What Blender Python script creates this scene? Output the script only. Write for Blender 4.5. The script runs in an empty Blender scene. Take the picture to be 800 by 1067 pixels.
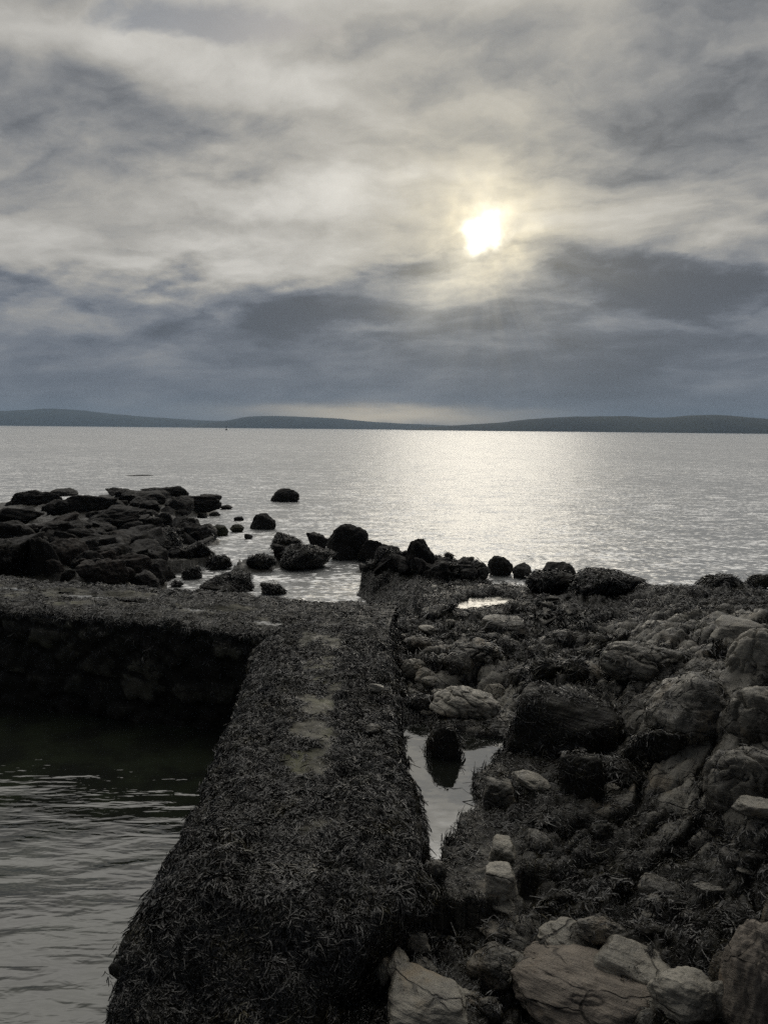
import bpy, math
import numpy as np
from mathutils import Matrix, Vector

scene = bpy.context.scene
C = scene.collection
R = math.radians

# ------------------------------------------------------------------ camera
CAMZ = 4.65
F = 800.0                      # focal length in pixels of an 800 x 1067 frame
cam_d = bpy.data.cameras.new('camera')
cam = bpy.data.objects.new('camera', cam_d)
C.objects.link(cam)
cam_d.sensor_fit = 'VERTICAL'
cam_d.sensor_height = 36.0
cam_d.lens = 36.0 * F / 1067.0
cam_d.clip_start = 0.05
cam_d.clip_end = 60000.0
ROT = Matrix.Rotation(R(90 - 6.17), 3, 'X') @ Matrix.Rotation(R(0.57), 3, 'Z')
cam.matrix_world = Matrix.Translation((0, 0, CAMZ)) @ ROT.to_4x4()
scene.camera = cam
MROT = np.array(ROT)

def ray(px, py):
    d = MROT @ np.array([(px - 400) / F, (533.5 - py) / F, -1.0])
    return d / np.linalg.norm(d)

def at(px, py, z):
    d = ray(px, py)
    t = (z - CAMZ) / d[2]
    return np.array([d[0] * t, d[1] * t, z])

def azel(px, py):
    d = ray(px, py)
    return math.degrees(math.atan2(d[0], d[1])), math.degrees(math.asin(d[2]))

# ------------------------------------------------------------------ colour management
scene.view_settings.view_transform = 'Standard'
scene.view_settings.look = 'None'
scene.view_settings.exposure = -1.4
scene.view_settings.gamma = 1.0
scene.view_settings.use_curve_mapping = False
scene.render.engine = 'CYCLES'
scene.cycles.use_denoising = False
scene.cycles.max_bounces = 5
scene.cycles.volume_bounces = 0

# ------------------------------------------------------------------ sun lamp
SUN_AZ, SUN_EL = azel(507, 240)
SUN_DIR = ray(507, 240)
sd = bpy.data.lights.new('sun', 'SUN')
sun = bpy.data.objects.new('sun', sd)
C.objects.link(sun)
sd.energy = 0.5
sd.angle = R(15.0)
sd.color = (1.0, 0.92, 0.78)
sun.rotation_euler = Vector((-SUN_DIR[0], -SUN_DIR[1], -SUN_DIR[2])).to_track_quat('-Z', 'Y').to_euler()
sun.location = (0, 0, 30)

# ------------------------------------------------------------------ node helper
class NT:
    def __init__(s, tree):
        s.t = tree; s.n = tree.nodes; s.l = tree.links
    def node(s, typ, **kw):
        n = s.n.new(typ)
        for k, v in kw.items():
            setattr(n, k, v)
        return n
    def set(s, sock, v):
        if isinstance(v, bpy.types.NodeSocket):
            s.l.new(v, sock)
        else:
            sock.default_value = v
    def m(s, op, a, b=0.0, c=0.0, clamp=False):
        n = s.node('ShaderNodeMath', operation=op, use_clamp=clamp)
        s.set(n.inputs[0], a); s.set(n.inputs[1], b); s.set(n.inputs[2], c)
        return n.outputs[0]
    def v(s, op, a, b=(0, 0, 0), scale=None):
        n = s.node('ShaderNodeVectorMath', operation=op)
        s.set(n.inputs[0], a); s.set(n.inputs[1], b)
        if scale is not None:
            s.set(n.inputs['Scale'], scale)
        return n.outputs['Value'] if op in ('DOT_PRODUCT', 'LENGTH') else n.outputs[0]
    def xyz(s, x, y, z):
        n = s.node('ShaderNodeCombineXYZ')
        s.set(n.inputs[0], x); s.set(n.inputs[1], y); s.set(n.inputs[2], z)
        return n.outputs[0]
    def sep(s, a):
        n = s.node('ShaderNodeSeparateXYZ'); s.set(n.inputs[0], a)
        return n.outputs
    def noise(s, vec, scale, detail=4, rough=0.5, dist=0.0, lac=2.0):
        n = s.node('ShaderNodeTexNoise')
        s.set(n.inputs['Vector'], vec); s.set(n.inputs['Scale'], scale)
        n.inputs['Detail'].default_value = detail
        n.inputs['Roughness'].default_value = rough
        n.inputs['Distortion'].default_value = dist
        n.inputs['Lacunarity'].default_value = lac
        return n.outputs
    def ramp(s, val, a, b, lo=0.0, hi=1.0):
        n = s.node('ShaderNodeMapRange', interpolation_type='SMOOTHSTEP')
        s.set(n.inputs[0], val)
        n.inputs[1].default_value = a; n.inputs[2].default_value = b
        n.inputs[3].default_value = lo; n.inputs[4].default_value = hi
        return n.outputs[0]
    def mix(s, fac, a, b):
        n = s.node('ShaderNodeMix', data_type='RGBA')
        s.set(n.inputs[0], fac); s.set(n.inputs[6], a); s.set(n.inputs[7], b)
        return n.outputs[2]

def c4(r, g=None, b=None):
    if g is None: g = b = r
    return (r, g, b, 1.0)

# ------------------------------------------------------------------ sky: Nishita behind a layered cloud deck
world = bpy.data.worlds.new('World')
scene.world = world
world.use_nodes = True
W = NT(world.node_tree)
W.n.clear()
tc = W.node('ShaderNodeTexCoord')
D = tc.outputs['Generated']
dx, dy, dz = W.sep(D)[0:3]
az = W.m('MULTIPLY', W.m('ARCTAN2', dx, dy), 57.29578)
el = W.m('MULTIPLY', W.m('ARCSINE', dz), 57.29578)
den = W.m('ADD', W.m('MAXIMUM', dz, 0.0), 0.20)
P0 = W.xyz(W.m('DIVIDE', dx, den), W.m('DIVIDE', dy, den), 0.0)      # cloud deck seen in perspective
rot = W.node('ShaderNodeVectorRotate', rotation_type='Z_AXIS')
W.set(rot.inputs['Vector'], P0); rot.inputs['Angle'].default_value = R(24)
P = rot.outputs[0]
wn = W.noise(P, 1.3, 6, 0.58)[1]
wv = W.v('SUBTRACT', wn, (0.5, 0.5, 0.5))
wx, wy, wz = W.sep(wv)[0:3]
wamp = W.ramp(el, 3.0, 14.0, 0.35, 1.0)
wsub = W.v('SUBTRACT', W.noise(P, 2.6, 6, 0.55)[1], (0.5, 0.5, 0.5))
azw = W.m('ADD', az, W.m('MULTIPLY', W.m('MULTIPLY', W.sep(wsub)[0], 20.0), wamp))
elw = W.m('ADD', el, W.m('MULTIPLY', W.m('MULTIPLY', W.sep(wsub)[1], 10.0), wamp))
Pw = W.v('ADD', P, W.v('SCALE', wv, scale=0.75))
PS = W.v('MULTIPLY', Pw, (0.85, 1.5, 1.0))
n1 = W.m('SUBTRACT', W.noise(PS, 2.1, 9, 0.52)[0], 0.5)             # cloud billows
n2 = W.m('SUBTRACT', W.noise(W.v('ADD', Pw, (7.3, 2.1, 0)), 5.5, 6, 0.55)[0], 0.5)
AE = W.xyz(W.m('MULTIPLY', az, 0.06), W.m('MULTIPLY', el, 0.15), 3.7)
n3 = W.m('SUBTRACT', W.noise(AE, 1.6, 7, 0.55, 0.6)[0], 0.5)         # low banks
blobs = [  # (px, py, sx, sy, amount): banks of cloud that are thicker or thinner
    (80, 115, 140, 40, -0.20), (310, 85, 140, 40, 0.20), (50, 20, 120, 26, 0.13), (330, 130, 180, 14, -0.08), (215, 150, 90, 20, -0.07),
    (300, 205, 120, 44, 0.26), (30, 225, 130, 26, 0.10), (640, 80, 150, 60, -0.07), (790, 70, 130, 130, -0.15),
    (590, 150, 120, 30, -0.13), (200, 238, 110, 16, -0.10), (420, 180, 40, 20, -0.10), (560, 30, 90, 22, 0.05),
    (180, 280, 170, 15, 0.17), (320, 335, 230, 36, -0.06), (90, 335, 90, 12, 0.08), (740, 232, 90, 16, 0.08),
    (650, 285, 140, 34, -0.075), (640, 380, 140, 48, -0.10), (800, 320, 110, 60, -0.04), (750, 395, 60, 14, 0.06),
    (150, 400, 300, 22, -0.03), (490, 185, 80, 36, 0.07), (440, 400, 170, 16, -0.03), (700, 160, 130, 20, 0.03),
]
acc = W.ramp(W.m('ADD', elw, W.m('MULTIPLY', azw, -0.03)), 8.5, 13.0, 0.205, 0.37)
acc = W.m('ADD', W.m('MULTIPLY', n1, W.ramp(el, 2.0, 11.0, 0.10, 0.70)), acc)
acc = W.m('ADD', W.m('MULTIPLY', n2, W.ramp(el, 2.0, 11.0, 0.04, 0.26)), acc)
acc = W.m('ADD', W.m('MULTIPLY', n3, W.ramp(el, 9.0, 15.0, 0.22, 0.0)), acc)
K = 0.0703
for (px, py, sx, sy, amt) in blobs:
    a0, e0 = azel(px, py)
    ga = W.m('DIVIDE', W.m('SUBTRACT', azw, a0), sx * K)
    ge = W.m('DIVIDE', W.m('SUBTRACT', elw, e0), sy * K)
    g = W.m('EXPONENT', W.m('MULTIPLY', W.m('ADD', W.m('MULTIPLY', ga, ga), W.m('MULTIPLY', ge, ge)), -1.0))
    acc = W.m('MULTIPLY_ADD', g, amt, acc)
acc = W.m('SMOOTH_MAX', acc, 0.105, 0.10)
# unseen sky: brightened above the frame to light the water, darkened behind for contrast
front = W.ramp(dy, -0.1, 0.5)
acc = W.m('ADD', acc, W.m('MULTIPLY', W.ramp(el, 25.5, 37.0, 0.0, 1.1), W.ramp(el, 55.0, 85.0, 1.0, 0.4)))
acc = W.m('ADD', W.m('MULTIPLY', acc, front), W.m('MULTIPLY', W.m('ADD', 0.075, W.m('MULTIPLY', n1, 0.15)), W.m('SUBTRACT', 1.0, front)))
# colour of the deck: bluer where thick, neutral-warm where thin
thick = W.mix(W.ramp(el, 8.0, 15.0), c4(0.85, 0.955, 1.15), c4(0.92, 0.975, 1.07))
cool = W.mix(W.ramp(acc, 0.13, 0.40), thick, c4(1.03, 1.0, 0.935))
cloud = W.v('SCALE', cool, scale=acc)
# veiled sun
ang = W.m('MULTIPLY', W.m('ARCCOSINE', W.v('DOT_PRODUCT', W.v('NORMALIZE', D), tuple(SUN_DIR))), 57.29578)
en = W.noise(W.xyz(az, el, 2.4), 0.62, 3, 0.5)[1]
ev = W.v('SUBTRACT', en, (0.5, 0.5, 0.5))
angw = W.m('ADD', ang, W.m('MULTIPLY', W.sep(ev)[0], 3.2))
core = W.m('EXPONENT', W.m('MULTIPLY', W.m('POWER', W.m('DIVIDE', W.m('MAXIMUM', angw, 0.0), 1.15), 2.6), -1.0))
angm = W.m('ADD', ang, W.m('MULTIPLY', W.sep(ev)[1], 5.0))
gl1 = W.m('EXPONENT', W.m('DIVIDE', W.m('MAXIMUM', angm, 0.0), -2.4))
gl2 = W.m('EXPONENT', W.m('DIVIDE', ang, -9.0))
glowmod = W.ramp(acc, 0.10, 0.40, 0.5, 1.15)
cloud = W.v('ADD', cloud, W.v('SCALE', (1.0, 0.84, 0.48), scale=W.m('MULTIPLY', W.m('MULTIPLY', gl1, 0.75), glowmod)))
cloud = W.v('ADD', cloud, W.v('SCALE', (1.0, 0.88, 0.60), scale=W.m('MULTIPLY', W.m('MULTIPLY', gl2, 0.25), glowmod)))
cloud = W.v('ADD', cloud, W.v('SCALE', (1.0, 0.93, 0.76), scale=W.m('MULTIPLY', core, 1.6)))
# a shaft of light slanting down to the left of the sun
a1, e1 = azel(505, 250); a2, e2 = azel(425, 330)
ux, uy = (a2 - a1), (e2 - e1); ul = math.hypot(ux, uy); ux /= ul; uy /= ul
du_ = W.m('ADD', W.m('MULTIPLY', W.m('SUBTRACT', az, a1), ux), W.m('MULTIPLY', W.m('SUBTRACT', el, e1), uy))
dv_ = W.m('ADD', W.m('MULTIPLY', W.m('SUBTRACT', az, a1), -uy), W.m('MULTIPLY', W.m('SUBTRACT', el, e1), ux))
wd_ = W.m('ADD', 0.8, W.m('MULTIPLY', W.m('MAXIMUM', du_, 0.0), 0.22))
sh_ = W.m('EXPONENT', W.m('MULTIPLY', W.m('POWER', W.m('DIVIDE', dv_, wd_), 2.0), -1.0))
sh_ = W.m('MULTIPLY', sh_, W.m('MULTIPLY', W.ramp(du_, 0.0, 1.5), W.ramp(du_, 2.0, 10.0, 1.0, 0.0)))
rayn = W.noise(W.xyz(W.m('MULTIPLY', W.m('ARCTAN2', W.m('SUBTRACT', az, a1), W.m('SUBTRACT', e1, el)), 3.2), 0.5, 0.0), 1.6, 3, 0.55)[0]
fan = W.m('MULTIPLY', W.ramp(W.m('SUBTRACT', e1, el), 0.6, 3.0), W.ramp(ang, 3.0, 15.0, 1.0, 0.0))
fan = W.m('MULTIPLY', fan, W.ramp(rayn, 0.36, 0.72))
sh_ = W.m('ADD', W.m('MULTIPLY', sh_, 0.26), W.m('MULTIPLY', fan, 0.045))
cloud = W.v('ADD', cloud, W.v('SCALE', (1.0, 0.90, 0.66), scale=sh_))
# clear strip low over the horizon
a0, e0 = azel(400, 432)
ga = W.m('DIVIDE', W.m('SUBTRACT', az, a0), 8.5)
ge = W.m('DIVIDE', W.m('SUBTRACT', W.m('ADD', el, W.m('MULTIPLY', wy, 2.0)), e0 - 0.2), 0.65)
strip = W.m('EXPONENT', W.m('MULTIPLY', W.m('ADD', W.m('MULTIPLY', ga, ga), W.m('MULTIPLY', ge, ge)), -1.0))
cloud = W.v('ADD', cloud, W.v('SCALE', (1.0, 0.78, 0.44), scale=W.m('MULTIPLY', strip, 0.80)))
# gaps of blue sky near the top
sky = W.node('ShaderNodeTexSky', sky_type='NISHITA')
sky.sun_disc = False
sky.sun_elevation = R(SUN_EL)
sky.sun_rotation = R(SUN_AZ)
sky.altitude = 5.0
sky.air_density = 1.0; sky.dust_density = 1.5; sky.ozone_density = 1.5
a0, e0 = azel(235, 12)
ga = W.m('DIVIDE', W.m('SUBTRACT', azw, a0), 13.0)
ge = W.m('DIVIDE', W.m('SUBTRACT', W.m('ADD', el, W.m('MULTIPLY', W.sep(wsub)[1], 5.0)), e0), 1.5)
gapb = W.m('EXPONENT', W.m('MULTIPLY', W.m('ADD', W.m('MULTIPLY', ga, ga), W.m('MULTIPLY', ge, ge)), -1.0))
gap = W.m('MULTIPLY', W.ramp(W.m('ADD', gapb, W.m('MULTIPLY', n2, 2.2)), 0.35, 1.0, 0.0, 0.75), W.ramp(gapb, 0.02, 0.3))
bsky = W.node('ShaderNodeBackground'); bsky.inputs[1].default_value = 0.13
W.l.new(sky.outputs[0], bsky.inputs[0])
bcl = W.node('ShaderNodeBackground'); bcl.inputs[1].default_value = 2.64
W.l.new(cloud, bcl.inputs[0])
mx = W.node('ShaderNodeMixShader')
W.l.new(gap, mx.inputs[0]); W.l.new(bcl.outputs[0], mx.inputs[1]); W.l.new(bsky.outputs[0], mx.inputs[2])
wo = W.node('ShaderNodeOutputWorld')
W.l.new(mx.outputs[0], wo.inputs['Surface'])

# ------------------------------------------------------------------ numpy noise
_rs = np.random.RandomState(11)
PERM = _rs.permutation(4096).astype(np.int64)
GRAD = _rs.normal(size=(4096, 3)); GRAD /= np.linalg.norm(GRAD, axis=1, keepdims=True)

def _h(ix, iy, iz):
    a = PERM[ix & 4095]
    a = PERM[(a + iy) & 4095]
    return PERM[(a + iz) & 4095]

def perlin(p):
    p = np.asarray(p, float)
    i = np.floor(p).astype(np.int64); f = p - i
    u = f * f * f * (f * (f * 6 - 15) + 10)
    out = 0.0
    for a in (0, 1):
        for b in (0, 1):
            for c in (0, 1):
                g = GRAD[_h(i[..., 0] + a, i[..., 1] + b, i[..., 2] + c)]
                d = g[..., 0] * (f[..., 0] - a) + g[..., 1] * (f[..., 1] - b) + g[..., 2] * (f[..., 2] - c)
                w = (u[..., 0] if a else 1 - u[..., 0]) * (u[..., 1] if b else 1 - u[..., 1]) * (u[..., 2] if c else 1 - u[..., 2])
                out = out + w * d
    return out * 1.6

def fbm(p, octv=4, gain=0.5, lac=2.03):
    out, a, s = 0.0, 1.0, 1.0
    for k in range(octv):
        out = out + a * perlin(np.asarray(p) * s + 17.3 * k)
        a *= gain; s *= lac
    return out

def p3(x, y, z=0.0, s=1.0):
    x = np.asarray(x, float); y = np.asarray(y, float)
    return np.stack([x * s, y * s, np.zeros_like(x) + z * s], -1)

def worley(x, y):
    ix = np.floor(x).astype(np.int64); iy = np.floor(y).astype(np.int64)
    f1 = np.full(x.shape, 9.0); f2 = np.full(x.shape, 9.0); idc = np.zeros(x.shape, np.int64)
    for a in (-1, 0, 1):
        for b in (-1, 0, 1):
            h = _h(ix + a, iy + b, np.full_like(ix, 5))
            jx = (h % 61) / 61.0; jy = ((h // 61) % 67) / 67.0
            d = np.hypot(ix + a + jx - x, iy + b + jy - y)
            near = d < f1
            f2 = np.where(near, f1, np.minimum(f2, d))
            idc = np.where(near, h, idc)
            f1 = np.where(near, d, f1)
    return f1, f2, idc

def sstep(a, b, x):
    t = np.clip((x - a) / (b - a), 0, 1)
    return t * t * (3 - 2 * t)

# ------------------------------------------------------------------ mesh helper
def mesh_obj(name, verts, quads, mat, parent=None, smooth=True, attrs=None):
    verts = np.asarray(verts, np.float32); quads = np.asarray(quads, np.int32)
    me = bpy.data.meshes.new(name)
    k = quads.shape[1]
    me.vertices.add(len(verts)); me.vertices.foreach_set('co', verts.ravel())
    me.loops.add(quads.size); me.loops.foreach_set('vertex_index', quads.ravel())
    me.polygons.add(len(quads))
    me.polygons.foreach_set('loop_start', np.arange(0, quads.size, k, dtype=np.int32))
    me.polygons.foreach_set('loop_total', np.full(len(quads), k, np.int32))
    me.polygons.foreach_set('use_smooth', np.full(len(quads), smooth, bool))
    for an, av in (attrs or {}).items():
        at_ = me.attributes.new(an, 'FLOAT', 'POINT')
        at_.data.foreach_set('value', np.asarray(av, np.float32).ravel())
    me.update(calc_edges=True)
    me.validate()
    if mat: me.materials.append(mat)
    o = bpy.data.objects.new(name, me)
    C.objects.link(o)
    if parent: o.parent = parent
    return o

def grid_quads(nu, nv):
    i = np.arange(nu * nv).reshape(nu, nv)
    return np.stack([i[:-1, :-1], i[1:, :-1], i[1:, 1:], i[:-1, 1:]], -1).reshape(-1, 4)

def tag(o, label=None, cat=None, group=None, kind=None):
    if label: o['label'] = label
    if cat: o['category'] = cat
    if group: o['group'] = group
    if kind: o['kind'] = kind
    return o

def material(name):
    m = bpy.data.materials.new(name); m.use_nodes = True
    t = NT(m.node_tree)
    t.n.clear()
    out = t.node('ShaderNodeOutputMaterial')
    b = t.node('ShaderNodeBsdfPrincipled')
    t.l.new(b.outputs[0], out.inputs['Surface'])
    return m, t, b

# ------------------------------------------------------------------ materials
def rock_material(name, dark, light, rough=(0.35, 0.75), scale=1.0, weed=0.0, use_attr=False, tint=(1, 1, 1), spec=0.5):
    m, t, b = material(name)
    geo = t.node('ShaderNodeNewGeometry')
    P = geo.outputs['Position']
    big = t.noise(P, 0.9 * scale, 5, 0.6)[0]
    mid = t.noise(P, 5.0 * scale, 6, 0.65, 0.3)[0]
    fine = t.noise(P, 34.0 * scale, 5, 0.7)[0]
    spk = t.noise(P, 150.0 * scale, 2, 0.6)[0]
    val = t.m('ADD', t.m('MULTIPLY', big, 0.45), t.m('ADD', t.m('MULTIPLY', mid, 0.35), t.m('MULTIPLY', fine, 0.2)))
    f = t.ramp(val, 0.36, 0.64)
    col = t.mix(f, c4(*dark), c4(*light))
    col = t.mix(t.ramp(spk, 0.52, 0.72, 0, 0.5), col, c4(light[0] * 1.25, light[1] * 1.22, light[2] * 1.15))
    ox = t.noise(t.v('ADD', P, (31, 7, 3)), 1.9 * scale, 4, 0.6)[0]
    col = t.mix(t.ramp(ox, 0.55, 0.72, 0, 0.55), col, c4(light[0] * 0.75 * tint[0], light[1] * 0.6 * tint[1], light[2] * 0.42 * tint[2]))
    cover = None
    wn_ = t.m('ADD', t.noise(t.v('ADD', P, (3, 9, 1)), 2.2, 5, 0.65)[0], t.m('MULTIPLY', t.m('SUBTRACT', fine, 0.5), 0.5))
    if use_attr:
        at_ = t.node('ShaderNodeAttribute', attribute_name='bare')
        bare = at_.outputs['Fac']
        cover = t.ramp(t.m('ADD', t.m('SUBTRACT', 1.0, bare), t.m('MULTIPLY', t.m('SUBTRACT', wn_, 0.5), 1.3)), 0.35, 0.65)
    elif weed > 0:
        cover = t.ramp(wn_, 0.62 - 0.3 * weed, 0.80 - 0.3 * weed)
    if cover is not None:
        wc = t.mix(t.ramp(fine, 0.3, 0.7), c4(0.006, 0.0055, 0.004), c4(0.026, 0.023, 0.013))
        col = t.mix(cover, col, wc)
    t.l.new(col, b.inputs['Base Color'])
    rr = t.ramp(mid, 0.3, 0.7, rough[0], rough[1])
    t.l.new(rr, b.inputs['Roughness'])
    b.inputs['Specular IOR Level'].default_value = spec
    rv = t.node('ShaderNodeVectorRotate', rotation_type='EULER_XYZ')
    t.set(rv.inputs['Vector'], P); rv.inputs['Rotation'].default_value = (R(28), R(-18), R(12))
    bed = t.noise(t.v('MULTIPLY', rv.outputs[0], (0.8, 1.2, 9.0)), 2.0 * scale, 5, 0.6, 0.6)[0]
    crk = t.node('ShaderNodeTexVoronoi', feature='DISTANCE_TO_EDGE')
    t.set(crk.inputs['Vector'], t.v('ADD', t.v('MULTIPLY', rv.outputs[0], (1.0, 1.0, 2.2)), t.v('SCALE', t.noise(P, 3.0, 3, 0.5)[1], scale=0.35))); crk.inputs['Scale'].default_value = 1.5
    crack = t.m('MAXIMUM', t.ramp(crk.outputs['Distance'], 0.0, 0.022), t.m('MULTIPLY', t.ramp(t.noise(t.v('ADD', P, (5, 2, 9)), 2.1, 3, 0.6)[0], 0.44, 0.56), 0.95))
    col = t.mix(crack, c4(dark[0] * 0.5, dark[1] * 0.5, dark[2] * 0.5), col)
    t.l.new(col, b.inputs['Base Color'])
    hgt = t.m('ADD', t.m('ADD', t.m('MULTIPLY', bed, 0.022), t.m('MULTIPLY', crack, 0.015)), t.m('MULTIPLY', mid, 0.02))
    hgt = t.m('ADD', hgt, t.m('ADD', t.m('MULTIPLY', fine, 0.012), t.m('MULTIPLY', spk, 0.002)))
    bp = t.node('ShaderNodeBump'); bp.inputs['Strength'].default_value = 0.9; bp.inputs['Distance'].default_value = 1.0
    t.l.new(hgt, bp.inputs['Height']); t.l.new(bp.outputs[0], b.inputs['Normal'])
    return m

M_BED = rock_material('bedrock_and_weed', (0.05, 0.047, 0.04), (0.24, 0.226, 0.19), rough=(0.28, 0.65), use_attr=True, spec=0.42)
M_PALE = rock_material('pale_granite', (0.11, 0.103, 0.087), (0.42, 0.39, 0.325), rough=(0.22, 0.6), scale=1.2, weed=0.12, spec=0.45)
M_WARM = rock_material('pinkish_granite', (0.11, 0.094, 0.078), (0.30, 0.26, 0.215), rough=(0.45, 0.8), scale=2.0, spec=0.3)
M_STREAK = rock_material('half_bare_granite', (0.06, 0.056, 0.048), (0.27, 0.252, 0.212), rough=(0.2, 0.55), weed=0.40, scale=1.1, spec=0.45)
M_REEF = rock_material('dark_reef_rock', (0.010, 0.0095, 0.009), (0.034, 0.031, 0.028), rough=(0.55, 0.85), scale=0.8, weed=0.3, spec=0.25)
M_BROWN = rock_material('brown_reef_rock', (0.020, 0.017, 0.015), (0.060, 0.050, 0.043), rough=(0.55, 0.85), scale=0.9, spec=0.25)
M_MOSS = rock_material('mossy_reef_rock', (0.014, 0.016, 0.008), (0.04, 0.042, 0.02), rough=(0.5, 0.8), spec=0.25)
M_WEEDY = rock_material('weed_black_rock', (0.010, 0.009, 0.008), (0.036, 0.032, 0.025), rough=(0.4, 0.7), weed=0.8, spec=0.3)

def weed_material(name, c1, c2, c3):
    m, t, b = material(name)
    geo = t.node('ShaderNodeNewGeometry')
    rnd = t.node('ShaderNodeAttribute', attribute_name='tone').outputs['Fac']
    n = t.noise(geo.outputs['Position'], 1.3, 3, 0.6)[0]
    col = t.mix(t.m('ADD', t.m('MULTIPLY', rnd, 0.7), t.m('MULTIPLY', n, 0.3)), c4(*c1), c4(*c2))
    col = t.mix(t.ramp(rnd, 0.72, 0.95, 0, 0.8), col, c4(*c3))
    t.l.new(col, b.inputs['Base Color'])
    b.inputs['Roughness'].default_value = 0.17
    b.inputs['Specular IOR Level'].default_value = 0.75
    fn = t.noise(geo.outputs['Position'], 90.0, 3, 0.6)[0]
    bp = t.node('ShaderNodeBump'); bp.inputs['Strength'].default_value = 0.6; bp.inputs['Distance'].default_value = 0.01
    t.l.new(fn, bp.inputs['Height']); t.l.new(bp.outputs[0], b.inputs['Normal'])
    return m
M_WRACK = weed_material('wet_bladder_wrack', (0.0025, 0.0022, 0.0017), (0.014, 0.012, 0.006), (0.06, 0.05, 0.018))

def water_material(name, base, slopes, rough=0.02, patches=False, ior=2.2, ripples=None):
    """wave normals come from vector noise, so that far ripples keep their true slopes"""
    m, t, b = material(name)
    geo = t.node('ShaderNodeNewGeometry')
    P = geo.outputs['Position']
    s = None
    for (sc, sx, sy, det, amp) in slopes:
        v = t.noise(t.v('MULTIPLY', P, (sx, sy, 1.0)), sc, det, 0.55)[1]
        v = t.v('SCALE', t.v('SUBTRACT', v, (0.5, 0.5, 0.5)), scale=amp)
        s = v if s is None else t.v('ADD', s, v)
    calm = t.noise(t.v('MULTIPLY', P, (1.0, 0.35, 1.0)), 0.05, 4, 0.6)[0]
    s = t.v('SCALE', s, scale=t.ramp(calm, 0.35, 0.65, 0.75, 1.2))
    sx_, sy_, _ = t.sep(s)[0:3]
    N = t.v('NORMALIZE', t.xyz(sx_, sy_, 1.0))
    if ripples:
        h_ = None
        for (sc, sx, sy, amp) in ripples:
            k_ = t.m('MULTIPLY', t.noise(t.v('MULTIPLY', P, (sx, sy, 1.0)), sc, 2, 0.5, 0.4)[0], amp)
            h_ = k_ if h_ is None else t.m('ADD', h_, k_)
        bp = t.node('ShaderNodeBump'); bp.inputs['Strength'].default_value = 1.0; bp.inputs['Distance'].default_value = 1.0
        t.l.new(h_, bp.inputs['Height']); N = bp.outputs[0]
    t.l.new(N, b.inputs['Normal'])
    if patches:
        n = t.noise(P, 1.1, 5, 0.6)[0]
        t.l.new(t.mix(t.ramp(n, 0.4, 0.62), c4(*base), c4(base[0] * 1.6, base[1] * 1.75, base[2] * 1.4)), b.inputs['Base Color'])
    else:
        b.inputs['Base Color'].default_value = c4(*base)
    b.inputs['Roughness'].default_value = rough
    b.inputs['IOR'].default_value = ior
    b.inputs['Specular IOR Level'].default_value = 0.5
    return m
M_SEA = water_material('sea_water', (0.020, 0.028, 0.028),
                       [(0.12, 0.5, 1.0, 3, 0.25), (1.3, 0.5, 1.0, 4, 1.15), (7.0, 0.6, 1.0, 3, 2.1)], rough=0.34, ior=6.5)
M_BASIN = water_material('basin_water', (0.017, 0.019, 0.015),
                         [(0.7, 0.4, 1.5, 3, 0.22), (3.0, 0.35, 1.6, 3, 0.34)], rough=0.015, patches=True, ior=1.8, ripples=[(0.9, 0.5, 1.3, 0.05), (3.2, 0.4, 1.4, 0.020), (9.0, 0.5, 1.3, 0.005)])
M_POOL = water_material('pool_water', (0.016, 0.018, 0.014), [(2.0, 0.6, 1.2, 2, 0.05), (9.0, 0.6, 1.2, 2, 0.05)], rough=0.02, ior=5.0)

M_POOL2 = water_material('ruffled_pool_water', (0.016, 0.018, 0.014), [(5.0, 0.6, 1.2, 2, 0.35), (14.0, 0.6, 1.2, 2, 0.35)], rough=0.2, ior=1.7)

# ------------------------------------------------------------------ terrain
DEG = 18.0
def warp_xy(x, y):
    r = np.hypot(x, y)
    return np.stack([np.arctan2(x, y) * DEG, np.log(np.maximum(r, 0.3)) * 9.0], -1)

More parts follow.
